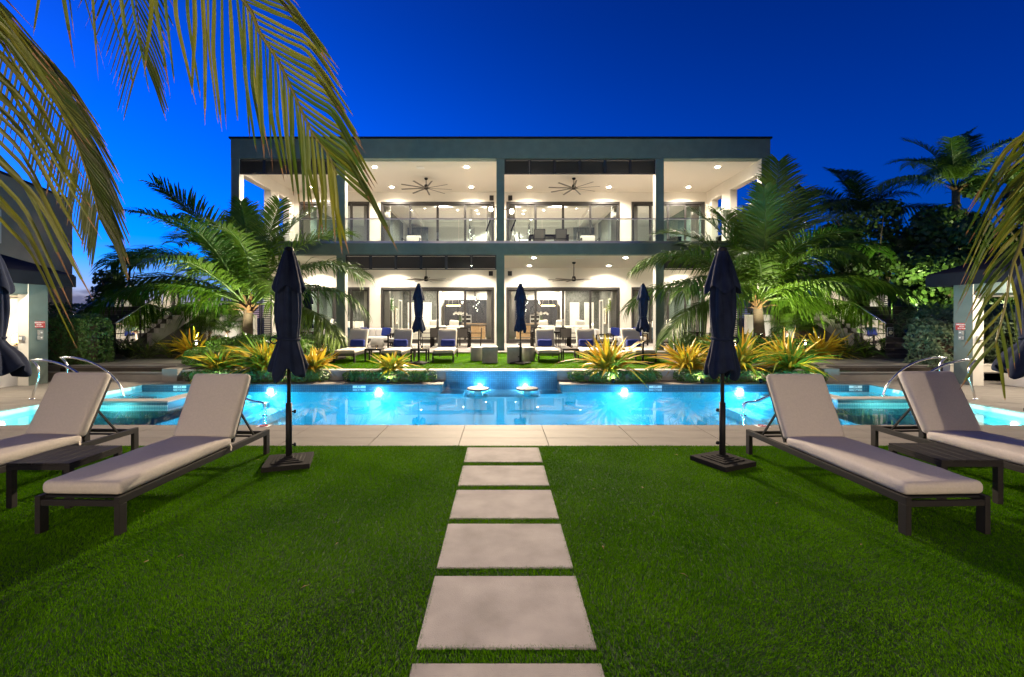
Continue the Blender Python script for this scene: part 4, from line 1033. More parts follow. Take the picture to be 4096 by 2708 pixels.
for i, (x, y, z, lab, gr) in enumerate(spots):
    o = tb if i == 0 else copy_tree(tb); o.location = (x, y, z + .004); tag(o, lab, 'side table', gr)
    if i >= 2:
        o.scale = (.95, .95, 1.05)
        c_ = tag(empty('votive_candle', (x + .06, y, z + .425)), lab.replace('dark side table', 'lit votive candle'), 'candle', 'votive candles on the far tables')
        m_ = MB(); m_.lathe([(.03, 0), (.035, .01), (.04, .09), (.036, .09), (.03, .015), (.005, .015)], n=14); m_.build('glass', M['glass'], c_, True)
        m_ = MB(); m_.lathe([(.003, .02), (.018, .03), (.014, .05), (.002, .075)], n=8); m_.build('flame', M['flame'], c_, True)
        lamp('candle_light', 'POINT', (x + .06, y, z + .49), 1.0, (1, .55, .2), .02)
for s in (-1, 1):
    nm = 'left' if s < 0 else 'right'
    m_ = MB(); m_.box(-.24, .24, -.24, .24, 0, .52); o = m_.build('cube_stool', M['concrete'], None, bevel=.02); o.location = (-.34 if s < 0 else .44, 14.5, .235); tag(o, f'pale grey cube stool on the far lawn, {nm} of the middle column', 'stool', 'cube stools on the far lawn')
    m_ = MB(); m_.lathe([(.01, 0), (.19, 0), (.21, .02), (.21, .44), (.19, .46), (.01, .46)], n=28); o = m_.build('round_stool', M['concrete'], None, True); o.location = (-.79 if s < 0 else .92, 15.1, .235); tag(o, f'pale grey drum stool on the far lawn, {nm} of the middle column', 'stool', 'drum stools on the far lawn')

def make_parasol(seed, flare=1.0):
    t = empty('parasol'); rr = random.Random(seed); ph = rr.uniform(0, 6)
    m_ = MB(); m_.box(-.245, .245, -.245, .245, .0, .055); m_.lathe([(.17, .055), (.165, .066), (.13, .066), (.125, .075), (.09, .075), (.085, .084), (.05, .084), (.045, .1), (.01, .1)], n=4 * 8, rad=lambda a, z: min(1 / max(abs(cos(a)), abs(sin(a))), 1.38)); m_.build('base_plate', mat('resin_base', (.014, .013, .013), .85, spec=.08, bump=.3, bscale=60), t, bevel=.006)
    m_ = MB(); m_.tube([(0, 0, .09), (0, 0, .70)], .034, 16); m_.build('sleeve', M['black'], t, True)
    for z in (.22, .60):
        m_ = MB(); m_.tube([(.03, 0, z), (.055, 0, z)], .008, 8); m_.tube([(.052, 0, z), (.075, 0, z)], .021, 12); m_.build('clamp_knob', M['black'], t, True)
    m_ = MB(); m_.tube([(0, 0, .68), (0, 0, 2.42)], .021, 14); m_.build('pole', M['charcoal'], t, True)
    def fold(amp, k, tw):
        return lambda a, z: 1 + amp * 1.3 * (1.6 * abs(sin((k * a + tw * z + ph) / 2)) - 1) + amp * .5 * sin((k // 2 + 1) * a - 2 * tw * z + 1.7) + .04 * sin(a + 3 * z)
    f = flare
    prof = [(.10 * f, 1.06), (.185 * f, 1.03), (.20 * f, 1.06), (.185 * f, 1.14), (.155 * f, 1.26), (.118, 1.38), (.104, 1.44), (.118, 1.52), (.130, 1.66), (.135, 1.80), (.128, 1.95), (.118, 2.08), (.09, 2.24), (.06, 2.36)]
    m_ = MB(); n = 56; fd = fold(.13, 8, 1.2)
    vs = []
    for i, (r, z) in enumerate(prof):
        for q in range(n):
            a = 2 * pi * q / n; k = .4 + .6 * min(1, abs(z - 1.42) / .35 + .15); rr_ = r * (1 + (fd(a, z) - 1) * k)
            zz = z + (.05 * sin(4 * a + ph) + .035 * sin(7 * a) if i < 3 else 0)
            vs.append((rr_ * cos(a), rr_ * sin(a), zz))
    fs = [(i * n + q, i * n + (q + 1) % n, (i + 1) * n + (q + 1) % n, (i + 1) * n + q) for i in range(len(prof) - 1) for q in range(n)]
    m_.add(vs, fs); cn_ = m_.build('canopy', M['navy'], t, True); sm_ = cn_.modifiers.new('sub', 'SUBSURF'); sm_.levels = 1; sm_.render_levels = 1
    m_ = MB(); fd2 = fold(.12, 6, .8); vs = []; pr2 = [(.17, 1.995), (.165, 2.05), (.135, 2.16), (.105, 2.28), (.075, 2.38), (.055, 2.44), (.03, 2.455)]
    for i, (r, z) in enumerate(pr2):
        for q in range(n):
            a = 2 * pi * q / n; rr_ = r * fd2(a, z); vs.append((rr_ * cos(a), rr_ * sin(a), z + (.045 * sin(4 * a + ph * 2) if i == 0 else 0)))
    m_.add(vs, [(i * n + q, i * n + (q + 1) % n, (i + 1) * n + (q + 1) % n, (i + 1) * n + q) for i in range(len(pr2) - 1) for q in range(n)]); m_.build('vent_flap', M['navy'], t, True)
    m_ = MB(); m_.lathe([(.005, 2.43), (.05, 2.43), (.052, 2.47), (.03, 2.49), (.005, 2.49)], n=14); m_.build('finial', M['black'], t, True)
    m_ = MB(); m_.tube([(.115 * cos(a), .115 * sin(a), 1.435 + .01 * sin(2 * a)) for a in np.linspace(0, 2 * pi, 25)], .016, 6); m_.tube(smooth([(-.11, 0, 1.44), (-.17, -.02, 1.46), (-.19, -.02, 1.42), (-.15, -.02, 1.38), (-.11, -.01, 1.42)], 4), .008, 6); m_.build('tie_strap', M['navy'], t, True)
    return t
pn = make_parasol(1, 1.02); pr = make_parasol(5, .92); pw = make_parasol(8, 1.6)
for o, x, y, z, rz, lab in ((pn, -2.43, 5.22, .004, .3, 'closed navy parasol on the near lawn, left of the path'), (pr, 2.557, 5.25, .004, 2.0, 'closed navy parasol on the near lawn, right of the path'),
                        (pw, -5.88, 5.25, .004, 0, 'billowing closed navy parasol cut off by the left edge of the picture'), (copy_tree(pw), 6.20, 5.3, .004, 2.6, 'billowing closed navy parasol cut off by the right edge of the picture')):
    o.location = (x, y, z); o.rotation_euler = (0, 0, rz); tag(o, lab, 'parasol', 'closed navy parasols')
for i, (x, y, lab) in enumerate(((-7.45, 17.6, 'closed navy parasol in front of the left end of the porch, half behind the planting'), (-2.53, 14.05, 'closed navy parasol on the far lawn between the left loungers'),
                    (.61, 14.05, 'closed navy parasol on the far lawn by the right cube stool'), (4.39, 14.05, 'closed navy parasol on the far lawn by the outermost right lounger'))):
    o = copy_tree(pn if i % 2 else pr); o.location = (x, y, .24); o.rotation_euler = (0, 0, i * 1.3); tag(o, lab, 'parasol', 'closed navy parasols on the far lawn')

# ------------------------------------------------------------------ planting
def tint_mesh(name, verts, faces, tints, matl, parent=None):
    me = bpy.data.meshes.new(name); me.from_pydata(verts, [], faces); me.update()
    a = me.attributes.new('tint', 'FLOAT', 'POINT'); a.data.foreach_set('value', np.asarray(tints, np.float32)); me.materials.append(matl)
    o = bpy.data.objects.new(name, me); COL.objects.link(o)
    if parent is not None: o.parent = parent; reg(o, parent)
    return o
def leaf_cloud(name, matl, pts, nrms, size, seed, parent=None, aspect=.55, mode='leaf'):
    r = np.random.default_rng(seed); n = len(pts)
    pts = np.asarray(pts, float); nr = np.asarray(nrms, float) + r.normal(0, .55, (n, 3)); nr /= np.linalg.norm(nr, axis=1)[:, None] + 1e-9
    up = r.normal(0, 1, (n, 3)); ax = np.cross(nr, up); ax /= np.linalg.norm(ax, axis=1)[:, None] + 1e-9; bx_ = np.cross(nr, ax)
    sz = size * (.6 + .8 * r.random(n))[:, None]
    a, b = ax * sz, bx_ * sz * aspect
    bend = nr * sz * .18
    if mode == 'round':
        v = np.stack([pts - a, pts - a * .5 + b, pts + a * .5 + b, pts + a, pts + a * .5 - b, pts - a * .5 - b], 1); k = 6
        fs = [tuple(range(i * 6, i * 6 + 6)) for i in range(n)]
    else:
        v = np.stack([pts - a, pts + b - bend, pts + a, pts - b - bend], 1); k = 4
        fs = [(i * 4, i * 4 + 1, i * 4 + 2, i * 4 + 3) for i in range(n)]
    t = np.repeat(np.clip(r.normal(.45, .28, n), 0, 1), k)
    return tint_mesh(name, v.reshape(-1, 3).tolist(), fs, t, matl, parent)
def hedge(name, label, x0, x1, y0, y1, z0, z1, n, size, matl, seed, group=None, cat='hedge', rough=.08, mode='leaf', top=True):
    """clipped or loose hedge: twigs inside, leaves over an uneven skin"""
    t = tag(empty(name, ((x0 + x1) / 2, (y0 + y1) / 2, z0)), label, cat, group); r = np.random.default_rng(seed)
    hx, hy, hz = (x1 - x0) / 2, (y1 - y0) / 2, z1 - z0
    u = r.uniform(-1, 1, (n, 3)); ex = 5.
    side = r.random(n); aT, aF, aS = 4 * hx * hy, 4 * hx * hz, 4 * hy * hz; tot = aT + aF + aS
    f = np.where(side < aT / tot, 2, np.where(side < (aT + aF) / tot, 1, 0))
    for k in range(3):
        s_ = f == k; u[s_, k] = np.sign(u[s_, k]) if k != 2 else 1
    u[:, 1] = np.where((f == 1) & (r.random(n) < .75), -1, u[:, 1])
    nr = np.zeros((n, 3)); nr[np.arange(n), f] = u[np.arange(n), f]
    rad = (np.abs(u) ** ex).sum(1) ** (1 / ex); u = u / rad[:, None]
    P_ = np.stack([u[:, 0] * hx, u[:, 1] * hy, (u[:, 2] + 1) / 2 * hz], 1)
    bump = np.sin(P_[:, 0] * 5.3 + seed) * np.cos(P_[:, 1] * 4.1) * .6 + np.sin(P_[:, 0] * 11 + P_[:, 2] * 9) * .4
    P_ += nr * (rough * bump[:, None] - rough * 1.2 * r.random((n, 1)) ** 2 * 1.5)
    P_[:, 2] = np.maximum(P_[:, 2], .02)
    leaf_cloud('foliage', matl, P_, nr + np.array([0, -.2, .4]), size, seed, t, mode=mode)
    c_ = MB(); e = .72; c_.rbox((0, 0, hz * .46), (2 * hx * e, 2 * hy * e, hz * .8), min(hx, hy, hz) * .5, 3); c_.build('twigs', M['twig'], t, True)
    return t
# soil of the beds
for s in (-1, 1):
    m_ = MB(); a, b = sorted((s * 5.4, s * 12.0)); m_.box(a, b, 12.40, 18.15, -.05, .30); m_.box(*sorted((s * 9.45, s * 12.1)), 18.15, 23.9, -.05, .30)
    tag(m_.build('planting_bed', M['soil']), kind='structure')
HG = 'low clipped hedges along the far pool edge'
hedge('box_hedge', 'low clipped hedge at the far pool edge, outer left', -8.3, -4.45, 11.70, 12.12, 0, .30, 5200, .030, M['hedge'], 1, HG)
hedge('box_hedge', 'low clipped hedge at the far pool edge, just left of the spillway', -4.05, -1.74, 11.70, 12.12, 0, .29, 3400, .030, M['hedge'], 2, HG)
hedge('box_hedge', 'low clipped hedge at the far pool edge, just right of the spillway', 1.78, 4.15, 11.70, 12.12, 0, .29, 3400, .030, M['hedge'], 3, HG)
hedge('box_hedge', 'low clipped hedge at the far pool edge, outer right', 4.5, 8.5, 11.70, 12.12, 0, .30, 5200, .030, M['hedge'], 4, HG)
hedge('clipped_hedge', 'clipped green hedge block behind the left yellow plants', -9.0, -6.9, 12.6, 13.9, .28, .78, 5200, .026, M['hedgeg'], 5, 'green hedges in the beds')
hedge('loose_hedge', 'leafy green shrub mass round the left lit palm', -9.6, -6.0, 14.2, 17.2, .28, 1.02, 8000, .045, M['hedgeg'], 6, 'green hedges in the beds', rough=.16)
hedge('loose_hedge', 'leafy green shrub mass round the right lit palm', 6.4, 10.4, 14.4, 17.2, .28, 1.00, 8000, .045, M['hedgeg'], 7, 'green hedges in the beds', rough=.16)
hedge('tall_hedge', 'tall dark clipped hedge beside the left pavilion pillar', -14.3, -11.4, 12.7, 13.6, .0, 1.78, 9000, .040, M['hedge'], 8, 'tall hedges by the stairs', rough=.06)
hedge('tall_hedge', 'tall dark hedge running back along the left staircase', -17.5, -14.2, 13.6, 18.5, .0, 2.15, 9000, .050, M['hedge'], 9, 'tall hedges by the stairs')
hedge('silvery_hedge', 'loose pale green hedge beside the right pavilion pillar', 11.7, 13.1, 12.35, 13.3, .0, 1.55, 4200, .055, M['hedgep'], 10, 'pale hedges by the right stairs', rough=.20)
hedge('silvery_hedge', 'loose pale green hedge running back along the right staircase', 13.4, 17.5, 13.0, 16.0, .0, 2.05, 8000, .060, M['hedgep'], 11, 'pale hedges by the right stairs', rough=.20)
hedge('silvery_hedge', 'pale leafy hedge seen through the right pavilion', 13.6, 19, 12.3, 12.9, .30, 1.9, 5000, .055, M['hedgep'], 12, 'pale hedges by the right stairs', rough=.15)

# strap-leaved clumps, every leaf its own piece
def strap_mesh(L_, w_, droop, curl, matl):
    m_ = MB(); pts = []; ws = []; n = 6
    for k in range(n + 1):
        t_ = k / n; pts.append((curl * t_ * t_ * L_, L_ * t_ * (1 - .15 * droop * t_), L_ * (-.55 * droop * t_ ** 2.4)))
        ws.append(w_ * (.45 + .55 * sin(pi * min(1, t_ * 1.5 + .12) * .62)) * (1 - t_ ** 3) + .0015)
    m_.strip(pts, ws, (0, 0, 1), .35); me = m_.mesh('leaf', True); me.materials.append(matl); return me
STR = {}
for key, mt in (('g', 'strapgreen'), ('y', 'strapyel'), ('o', 'straporange'), ('d', 'strapdark')):
    STR[key] = [strap_mesh(1, .046, dr, cu, M[mt]) for dr, cu in ((.15, .05), (.5, -.08), (.9, .1), (1.3, 0))]
def clump(label, x, y, z, R_, Hh, n, mix, seed, group, wid=1.0, cat='plant', name='strap_leaf_plant'):
    t = tag(empty(name, (x, y, z)), label, cat, group); r = random.Random(seed)
    for i in range(n):
        u = (i + .5) / n; el = R(84) - u ** 1.15 * R(62) + r.uniform(-.15, .15); az = i * 2.39996 + r.uniform(-.3, .3)
        l_ = (Hh * sin(max(.25, el)) + R_ * cos(el)) * r.uniform(.5, 1.15)
        kind = r.choices(list(mix), list(mix.values()))[0]
        if kind == 'g' and u < .3 and 'y' in mix and r.random() < .5: kind = 'y'
        me = r.choice(STR[kind])
        o = inst(me, 'leaf', t, (r.uniform(-.08, .08) * R_, r.uniform(-.08, .08) * R_, r.uniform(0, .06)), (el, r.uniform(-.5, .5), az - pi / 2), (wid * r.uniform(.8, 1.25) * min(1, l_ / .6 + .25), l_, l_))
    return t
YG = 'yellow and orange strap leaf plants by the pool'
CL = [(-9.9, 14.6, .37, .70, .75, 52, {'o': 3, 'y': 3, 'g': 2}, 'upright yellow orange strap leaf plant behind the left hedge block', 1),
      (-7.6, 12.30, .22, .62, .50, 44, {'g': 3, 'y': 3, 'o': 1}, 'low yellow green strap leaf plant at the left, nearest the steps', 2),
      (-6.35, 12.30, .22, .75, .85, 60, {'g': 4, 'y': 3, 'o': 2}, 'big green and yellow strap leaf plant left of the near left parasol', 3),
      (-5.05, 12.3, .22, .55, .55, 40, {'y': 3, 'o': 3, 'g': 1}, 'orange strap leaf plant just right of the near left parasol', 4),
      (-2.85, 11.95, .25, .48, .44, 36, {'y': 4, 'o': 2, 'g': 1}, 'small yellow strap leaf plant in the hedge left of the spillway', 5),
      (2.85, 11.98, .22, .78, .80, 62, {'o': 4, 'y': 4, 'g': 1}, 'bushy orange yellow strap leaf plant in the hedge right of the spillway', 6),
      (5.05, 12.35, .22, .72, .70, 54, {'o': 4, 'y': 3, 'g': 1}, 'orange strap leaf plant just left of the near right parasol', 7),
      (6.45, 12.30, .22, .85, .95, 66, {'y': 4, 'o': 3, 'g': 3}, 'tall yellow strap leaf plant just right of the near right parasol', 8),
      (7.75, 12.25, .22, .85, .85, 62, {'y': 3, 'o': 2, 'g': 4}, 'drooping green and yellow strap leaf plant at the right, nearest the steps', 9),
      (10.2, 14.5, .37, .65, .75, 46, {'y': 4, 'o': 3}, 'golden strap leaf plant at the back of the right bed', 10)]
for x, y, z, R_, Hh, n, mix, lab, sd in CL: clump(lab, x, y, z, R_ * 1.08, Hh * 1.1, int(n * 2.7), mix, sd, YG, 1.0)
DG = 'dark green strap leaf clumps by the stairs'
for i, (x, y, sd) in enumerate(((-11.3, 14.55, 21), (-10.7, 14.75, 22), (-12.0, 14.7, 23))): clump(f"{['middle', 'inner', 'outer'][i]} dark grassy clump at the foot of the left staircase", x, y, .37, .62, .68, 60, {'d': 5, 'g': 1}, sd, DG, .55)
for i, (x, y, sd) in enumerate(((11.1, 14.6, 24), (11.8, 14.75, 25), (10.7, 15.0, 26))): clump(f"{['middle', 'outer', 'inner'][i]} dark grassy clump at the foot of the right staircase", x, y, .37, .62, .72, 60, {'d': 4, 'g': 2}, sd, DG, .55)
# red flowers by the right palm
t = tag(empty('red_flower_plant', (9.1, 15.6, .9)), 'few small red flowers above the shrubs by the right palm', 'flowers')
r = random.Random(2)
for q in range(7):
    p = Vector((r.uniform(-.5, .5), r.uniform(-.2, .2), r.uniform(.1, .22))); c_ = MB(); c_.tube([(p.x, p.y, -.2), p], .006, 4)
    for e in range(6):
        a = e * 1.05; c_.strip([p, p + Vector((.03 * cos(a), .03 * sin(a), .02)), p + Vector((.055 * cos(a), .055 * sin(a), .01))], [.006, .02, .004], (0, 0, 1))
    c_.build('flower', M['red'], t)

# ------------------------------------------------------------------ palms
def frond_mesh(L_, el0, droop, seed, nl=46, leafL=.62, matl=None, vang=.45, hang=.35, wid=.017, twist=0):
    """pinnate frond growing along +Y from the origin: curved rachis and leaflets as one mesh pair"""
    r = random.Random(seed); n = 14; pts = []; p = Vector((0, 0, 0)); e = el0
    for k in range(n + 1):
        pts.append(p.copy()); e = el0 - droop * (k / n) ** 1.5; p = p + Vector((twist * (k / n) * L_ / n, cos(e), sin(e))) * (L_ / n) if False else p + Vector((sin(twist * k / n) * cos(e), cos(twist * k / n) * cos(e), sin(e))) * (L_ / n)
    ra = MB(); ra.tube(pts, [.032 * (1 - .85 * k / n) + .003 for k in range(n + 1)], 6)
    lf = MB()
    for k in range(nl):
        t_ = .14 + .86 * (k + .5) / nl; f = t_ * n; i = min(int(f), n - 1); q = pts[i].lerp(pts[i + 1], f - i); d = (pts[i + 1] - pts[i]).normalized()
        side = d.cross(Vector((0, 0, 1)));
        if side.length < .05: side = Vector((1, 0, 0))
        side.normalize(); up = side.cross(d)
        ll = leafL * (.45 + .9 * sin(pi * min(1, .12 + t_ * .86)) ** .8) * r.uniform(.85, 1.1)
        for sg in (-1, 1):
            fw = .35 + .75 * t_ + r.uniform(-.08, .08)
            dir_ = (side * sg + d * fw + up * (vang + r.uniform(-.18, .18))).normalized()
            g_ = hang * (.6 + .8 * r.random())
            a = q; b = q + dir_ * ll * .4 + Vector((0, 0, -g_ * ll * .12)); c = q + dir_ * ll * .75 + Vector((0, 0, -g_ * ll * .42)); e_ = q + dir_ * ll * .97 + Vector((0, 0, -g_ * ll * .85))
            lf.strip([a, b, c, e_], [wid * .6, wid, wid * .75, .002], up, .3)
    return ra.mesh('rachis', True), lf.mesh('leaflets')
FR = []
def frond_lib():
    for i, (L_, el, dr, vg, hg) in enumerate(((1.0, R(75), R(45), .4, .15), (1.0, R(62), R(75), .45, .3), (1.0, R(48), R(85), .4, .5), (1.0, R(28), R(75), .3, .75), (1.0, R(5), R(70), .15, 1.0), (1.0, R(82), R(20), .35, .1))):
        for tw in (-.5, .5):
            ra, lf = frond_mesh(4.2, el, dr, i * 7 + 1, 66, .82, vang=vg, hang=hg + .1, twist=tw, wid=.026); ra.materials.append(M['rachis']); lf.materials.append(M['palm']); FR.append((ra, lf))
frond_lib()
def palm(label, x, y, z, hgt, scale, fronds, seed, lean=(0, 0), tr=.17, name='coconut_palm', dead=2, group='coconut palms'):
    t = tag(empty(name, (x, y, z)), label, 'palm', group); r = random.Random(seed)
    top = Vector((lean[0], lean[1], hgt)); pts = [Vector((lean[0] * (k / 8) ** 1.6, lean[1] * (k / 8) ** 1.6, hgt * k / 8)) for k in range(9)]
    m_ = MB(); m_.tube(pts, [tr * (1.25 - .45 * k / 8) for k in range(9)], 14); m_.build('trunk', M['trunk'], t, True)
    m_ = MB()
    for k in range(26):
        a = r.uniform(0, 6.28); e = r.uniform(.2, 1.3); l_ = r.uniform(.3, .6) * scale; d = Vector((cos(a) * cos(e), sin(a) * cos(e), sin(e)))
        p = top + Vector((cos(a), sin(a), 0)) * tr * .7 + Vector((0, 0, r.uniform(-.35, .0) * scale)); m_.strip([p, p + d * l_ * .6, p + d * l_ + Vector((0, 0, -.08))], [.07 * scale, .05 * scale, .01], d.cross(Vector((-sin(a), cos(a), 0))), .3)
    m_.build('leaf_bases', M['fibre'], t)
    for (az, k, s_) in fronds:
        ra, lf = FR[k * 2 + r.randint(0, 1)]
        o = inst(ra, 'frond', t, top + Vector((cos(R(az)), sin(R(az)), 0)) * .08 * scale, (r.uniform(-.06, .06), r.uniform(-.25, .25), R(az) - pi / 2), (scale * s_,) * 3)
        inst(lf, 'leaflets', o)
    return t
# az: 0 = right, 90 = away, 180 = left, 270 = towards the viewer; k 0..5 = upright .. hanging
LP = [(178, 1, 1.02), (150, 1, .95), (200, 2, 1.1), (172, 3, 1.1), (215, 3, 1.0), (240, 2, .9), (265, 0, 1.0), (285, 1, .85), (90, 0, 1.0), (60, 0, 1.0), (120, 0, 1.05), (30, 1, 1.0), (10, 2, 1.0), (345, 3, .95), (0, 4, .9), (320, 3, .8), (185, 4, 1.0), (140, 2, 1.0), (75, 5, .9), (110, 5, .85), (195, 0, .95), (165, 2, 1.15), (225, 1, 1.0), (130, 1, 1.0), (250, 1, .95), (188, 3, 1.15), (40, 2, 1.0), (155, 4, 1.0)]
palm('big coconut palm lit from below in the left bed, in front of the house', -9.25, 16.6, .3, 1.85, 1.14, LP, 3, (.05, 0), .18)
RP = [(0, 1, 1.0), (350, 3, 1.05), (15, 3, 1.1), (335, 3, 1.0), (180, 2, 1.0), (165, 1, 1.0), (195, 3, .9), (215, 3, .85), (150, 2, 1.0), (240, 2, .85), (270, 1, .85), (300, 2, .85), (95, 0, 1.1), (60, 0, 1.1), (75, 1, 1.0), (120, 0, 1.05), (30, 0, 1.15), (5, 2, 1.0), (185, 4, .9), (0, 4, .95), (255, 0, .9), (45, 5, 1.2), (175, 0, .9), (355, 2, 1.2), (8, 4, 1.1), (340, 4, 1.0), (200, 2, 1.1), (172, 3, 1.05), (25, 1, 1.15), (285, 3, .85), (140, 1, 1.0)]
palm('big coconut palm lit from below in the right bed, in front of the house', 9.45, 16.6, .3, 2.0, 1.10, RP, 7, (-.1, 0), .18)
TP = [(0, 1, .9), (180, 2, .95), (200, 1, .9), (160, 3, 1.0), (220, 3, .9), (270, 2, .7), (300, 1, .8), (60, 0, 1.0), (30, 0, 1.0), (100, 0, 1.0), (340, 2, .9), (320, 3, .8), (130, 1, .9), (45, 1, 1.0), (10, 3, .8)]
palm('tall slender coconut palm above the right pavilion roof', 18.2, 18.2, 0, 6.9, .72, TP, 11, (0, 0), .15)
palm('leaning coconut palm behind the right lit palm', 15.6, 21.5, 0, 6.3, .85, [(180, 2, 1), (200, 3, 1), (150, 2, 1), (10, 1, 1), (350, 3, 1), (30, 2, 1), (270, 2, .7), (60, 0, 1), (120, 0, 1), (225, 1, .8), (315, 1, .8), (170, 3, 1)], 13, (1.6, .2), .15)
palm('distant palm silhouette against the dusk sky at far left', -51, 62, 0, 8.6, 1.0, [(a, k, .95) for a, k in ((0, 2), (40, 1), (80, 0), (130, 1), (180, 2), (210, 3), (250, 1), (290, 2), (330, 3), (160, 3))], 15, (.5, 0), .16)
# small lit palms by the garden wall
for x, y, lab, sd in ((-10.5, 17.4, 'small slim palm lit white against the left garden wall', 17), (10.9, 17.4, 'small slim palm lit white against the right garden wall', 18), (-11.3, 17.6, 'second small palm beside the pool rules board', 19), (11.6, 17.5, 'second small palm against the right garden wall, nearer the stairs', 20)):
    palm(lab, x, y, .3, .85, .27, [(a, k, 1) for a, k in ((0, 1), (60, 2), (120, 1), (180, 2), (240, 1), (300, 2), (30, 0), (200, 3), (340, 3))], sd, (.05, 0), .045, name='small_palm', group='small palms by the garden walls')

# sea grape trees behind the right stairs
def sea_grape(label, x, y, z, h, rx, ry, n, seed, size=.062):
    t = tag(empty('sea_grape_tree', (x, y, z)), label, 'tree', 'dark broadleaf trees behind the right stairs'); r = np.random.default_rng(seed)
    m_ = MB(); rr = random.Random(seed); m_.tube([(0, 0, 0), (.1, 0, h * .3), (-.05, .1, h * .6)], [.14, .11, .06], 8)
    for q in range(6):
        a = q * 1.1; m_.tube([(0, 0, h * rr.uniform(.1, .4)), (cos(a) * rx * .4, sin(a) * ry * .4, h * .55), (cos(a) * rx * .75, sin(a) * ry * .75, h * rr.uniform(.6, .9))], [.07, .045, .015], 6)
    m_.build('trunk', M['bark'], t, True)
    # clumps of round leaves spread through the crown
    n = int(n * 2.6); K = 40; cc = r.normal(0, 1, (K, 3)); cc /= np.linalg.norm(cc, axis=1)[:, None]; cc *= (r.random((K, 1)) ** .45) * np.array([rx, ry, h * .46]); cc[:, 2] += h * .52
    idx = r.integers(0, K, n); off = r.normal(0, 1, (n, 3)); off /= np.linalg.norm(off, axis=1)[:, None]; rad = .62 * min(rx, 1.6) * .6
    P_ = cc[idx] + off * rad * (r.random((n, 1)) ** .35) * np.array([1.1, 1.1, .8]); P_[:, 2] = np.maximum(P_[:, 2], .1)
    o = leaf_cloud('crown', M['grape'], P_, off + np.array([0, -.5, .3]), size, seed, t, .9, 'round'); o['kind'] = 'stuff'
    return t
sea_grape('dark sea grape tree filling the gap above the right staircase', 15.2, 18.6, .5, 6.3, 2.2, 1.6, 6500, 31)
sea_grape('dark sea grape tree behind the tall slender palm', 18.6, 19.2, .3, 7.4, 2.4, 1.8, 7500, 32)
sea_grape('sea grape tree behind the right pavilion, at the edge of the picture', 22.2, 18.8, .3, 8.2, 2.4, 1.8, 6000, 33)
sea_grape('lower sea grape tree over the pale hedge at the right', 16.9, 16.8, .5, 4.6, 1.8, 1.2, 5500, 34)
sea_grape('sea grape tree between the house and the leaning palm', 14.0, 22.5, .3, 5.2, 1.8, 1.5, 5000, 35)
t = sea_grape('dark round leaved tree beside the corner of the left building', -16.2, 19.3, .4, 3.6, .9, .9, 1300, 36); t['group'] = 'trees on the left'
for i, (x, y, h) in enumerate(((-36, 46, 3.0), (-31, 44, 2.4), (-27.5, 42, 2.8), (-42, 50, 3.4))):
    t = sea_grape(['low dark tree on the skyline left of the distant palm', 'low dark tree on the skyline below the distant palm', 'low dark tree on the skyline behind the left stairs', 'low dark tree on the skyline behind the left building'][i], x, y, 0, h, 3.2, 2.0, 2200, 40 + i, .2); t['group'] = 'dark trees on the left skyline'
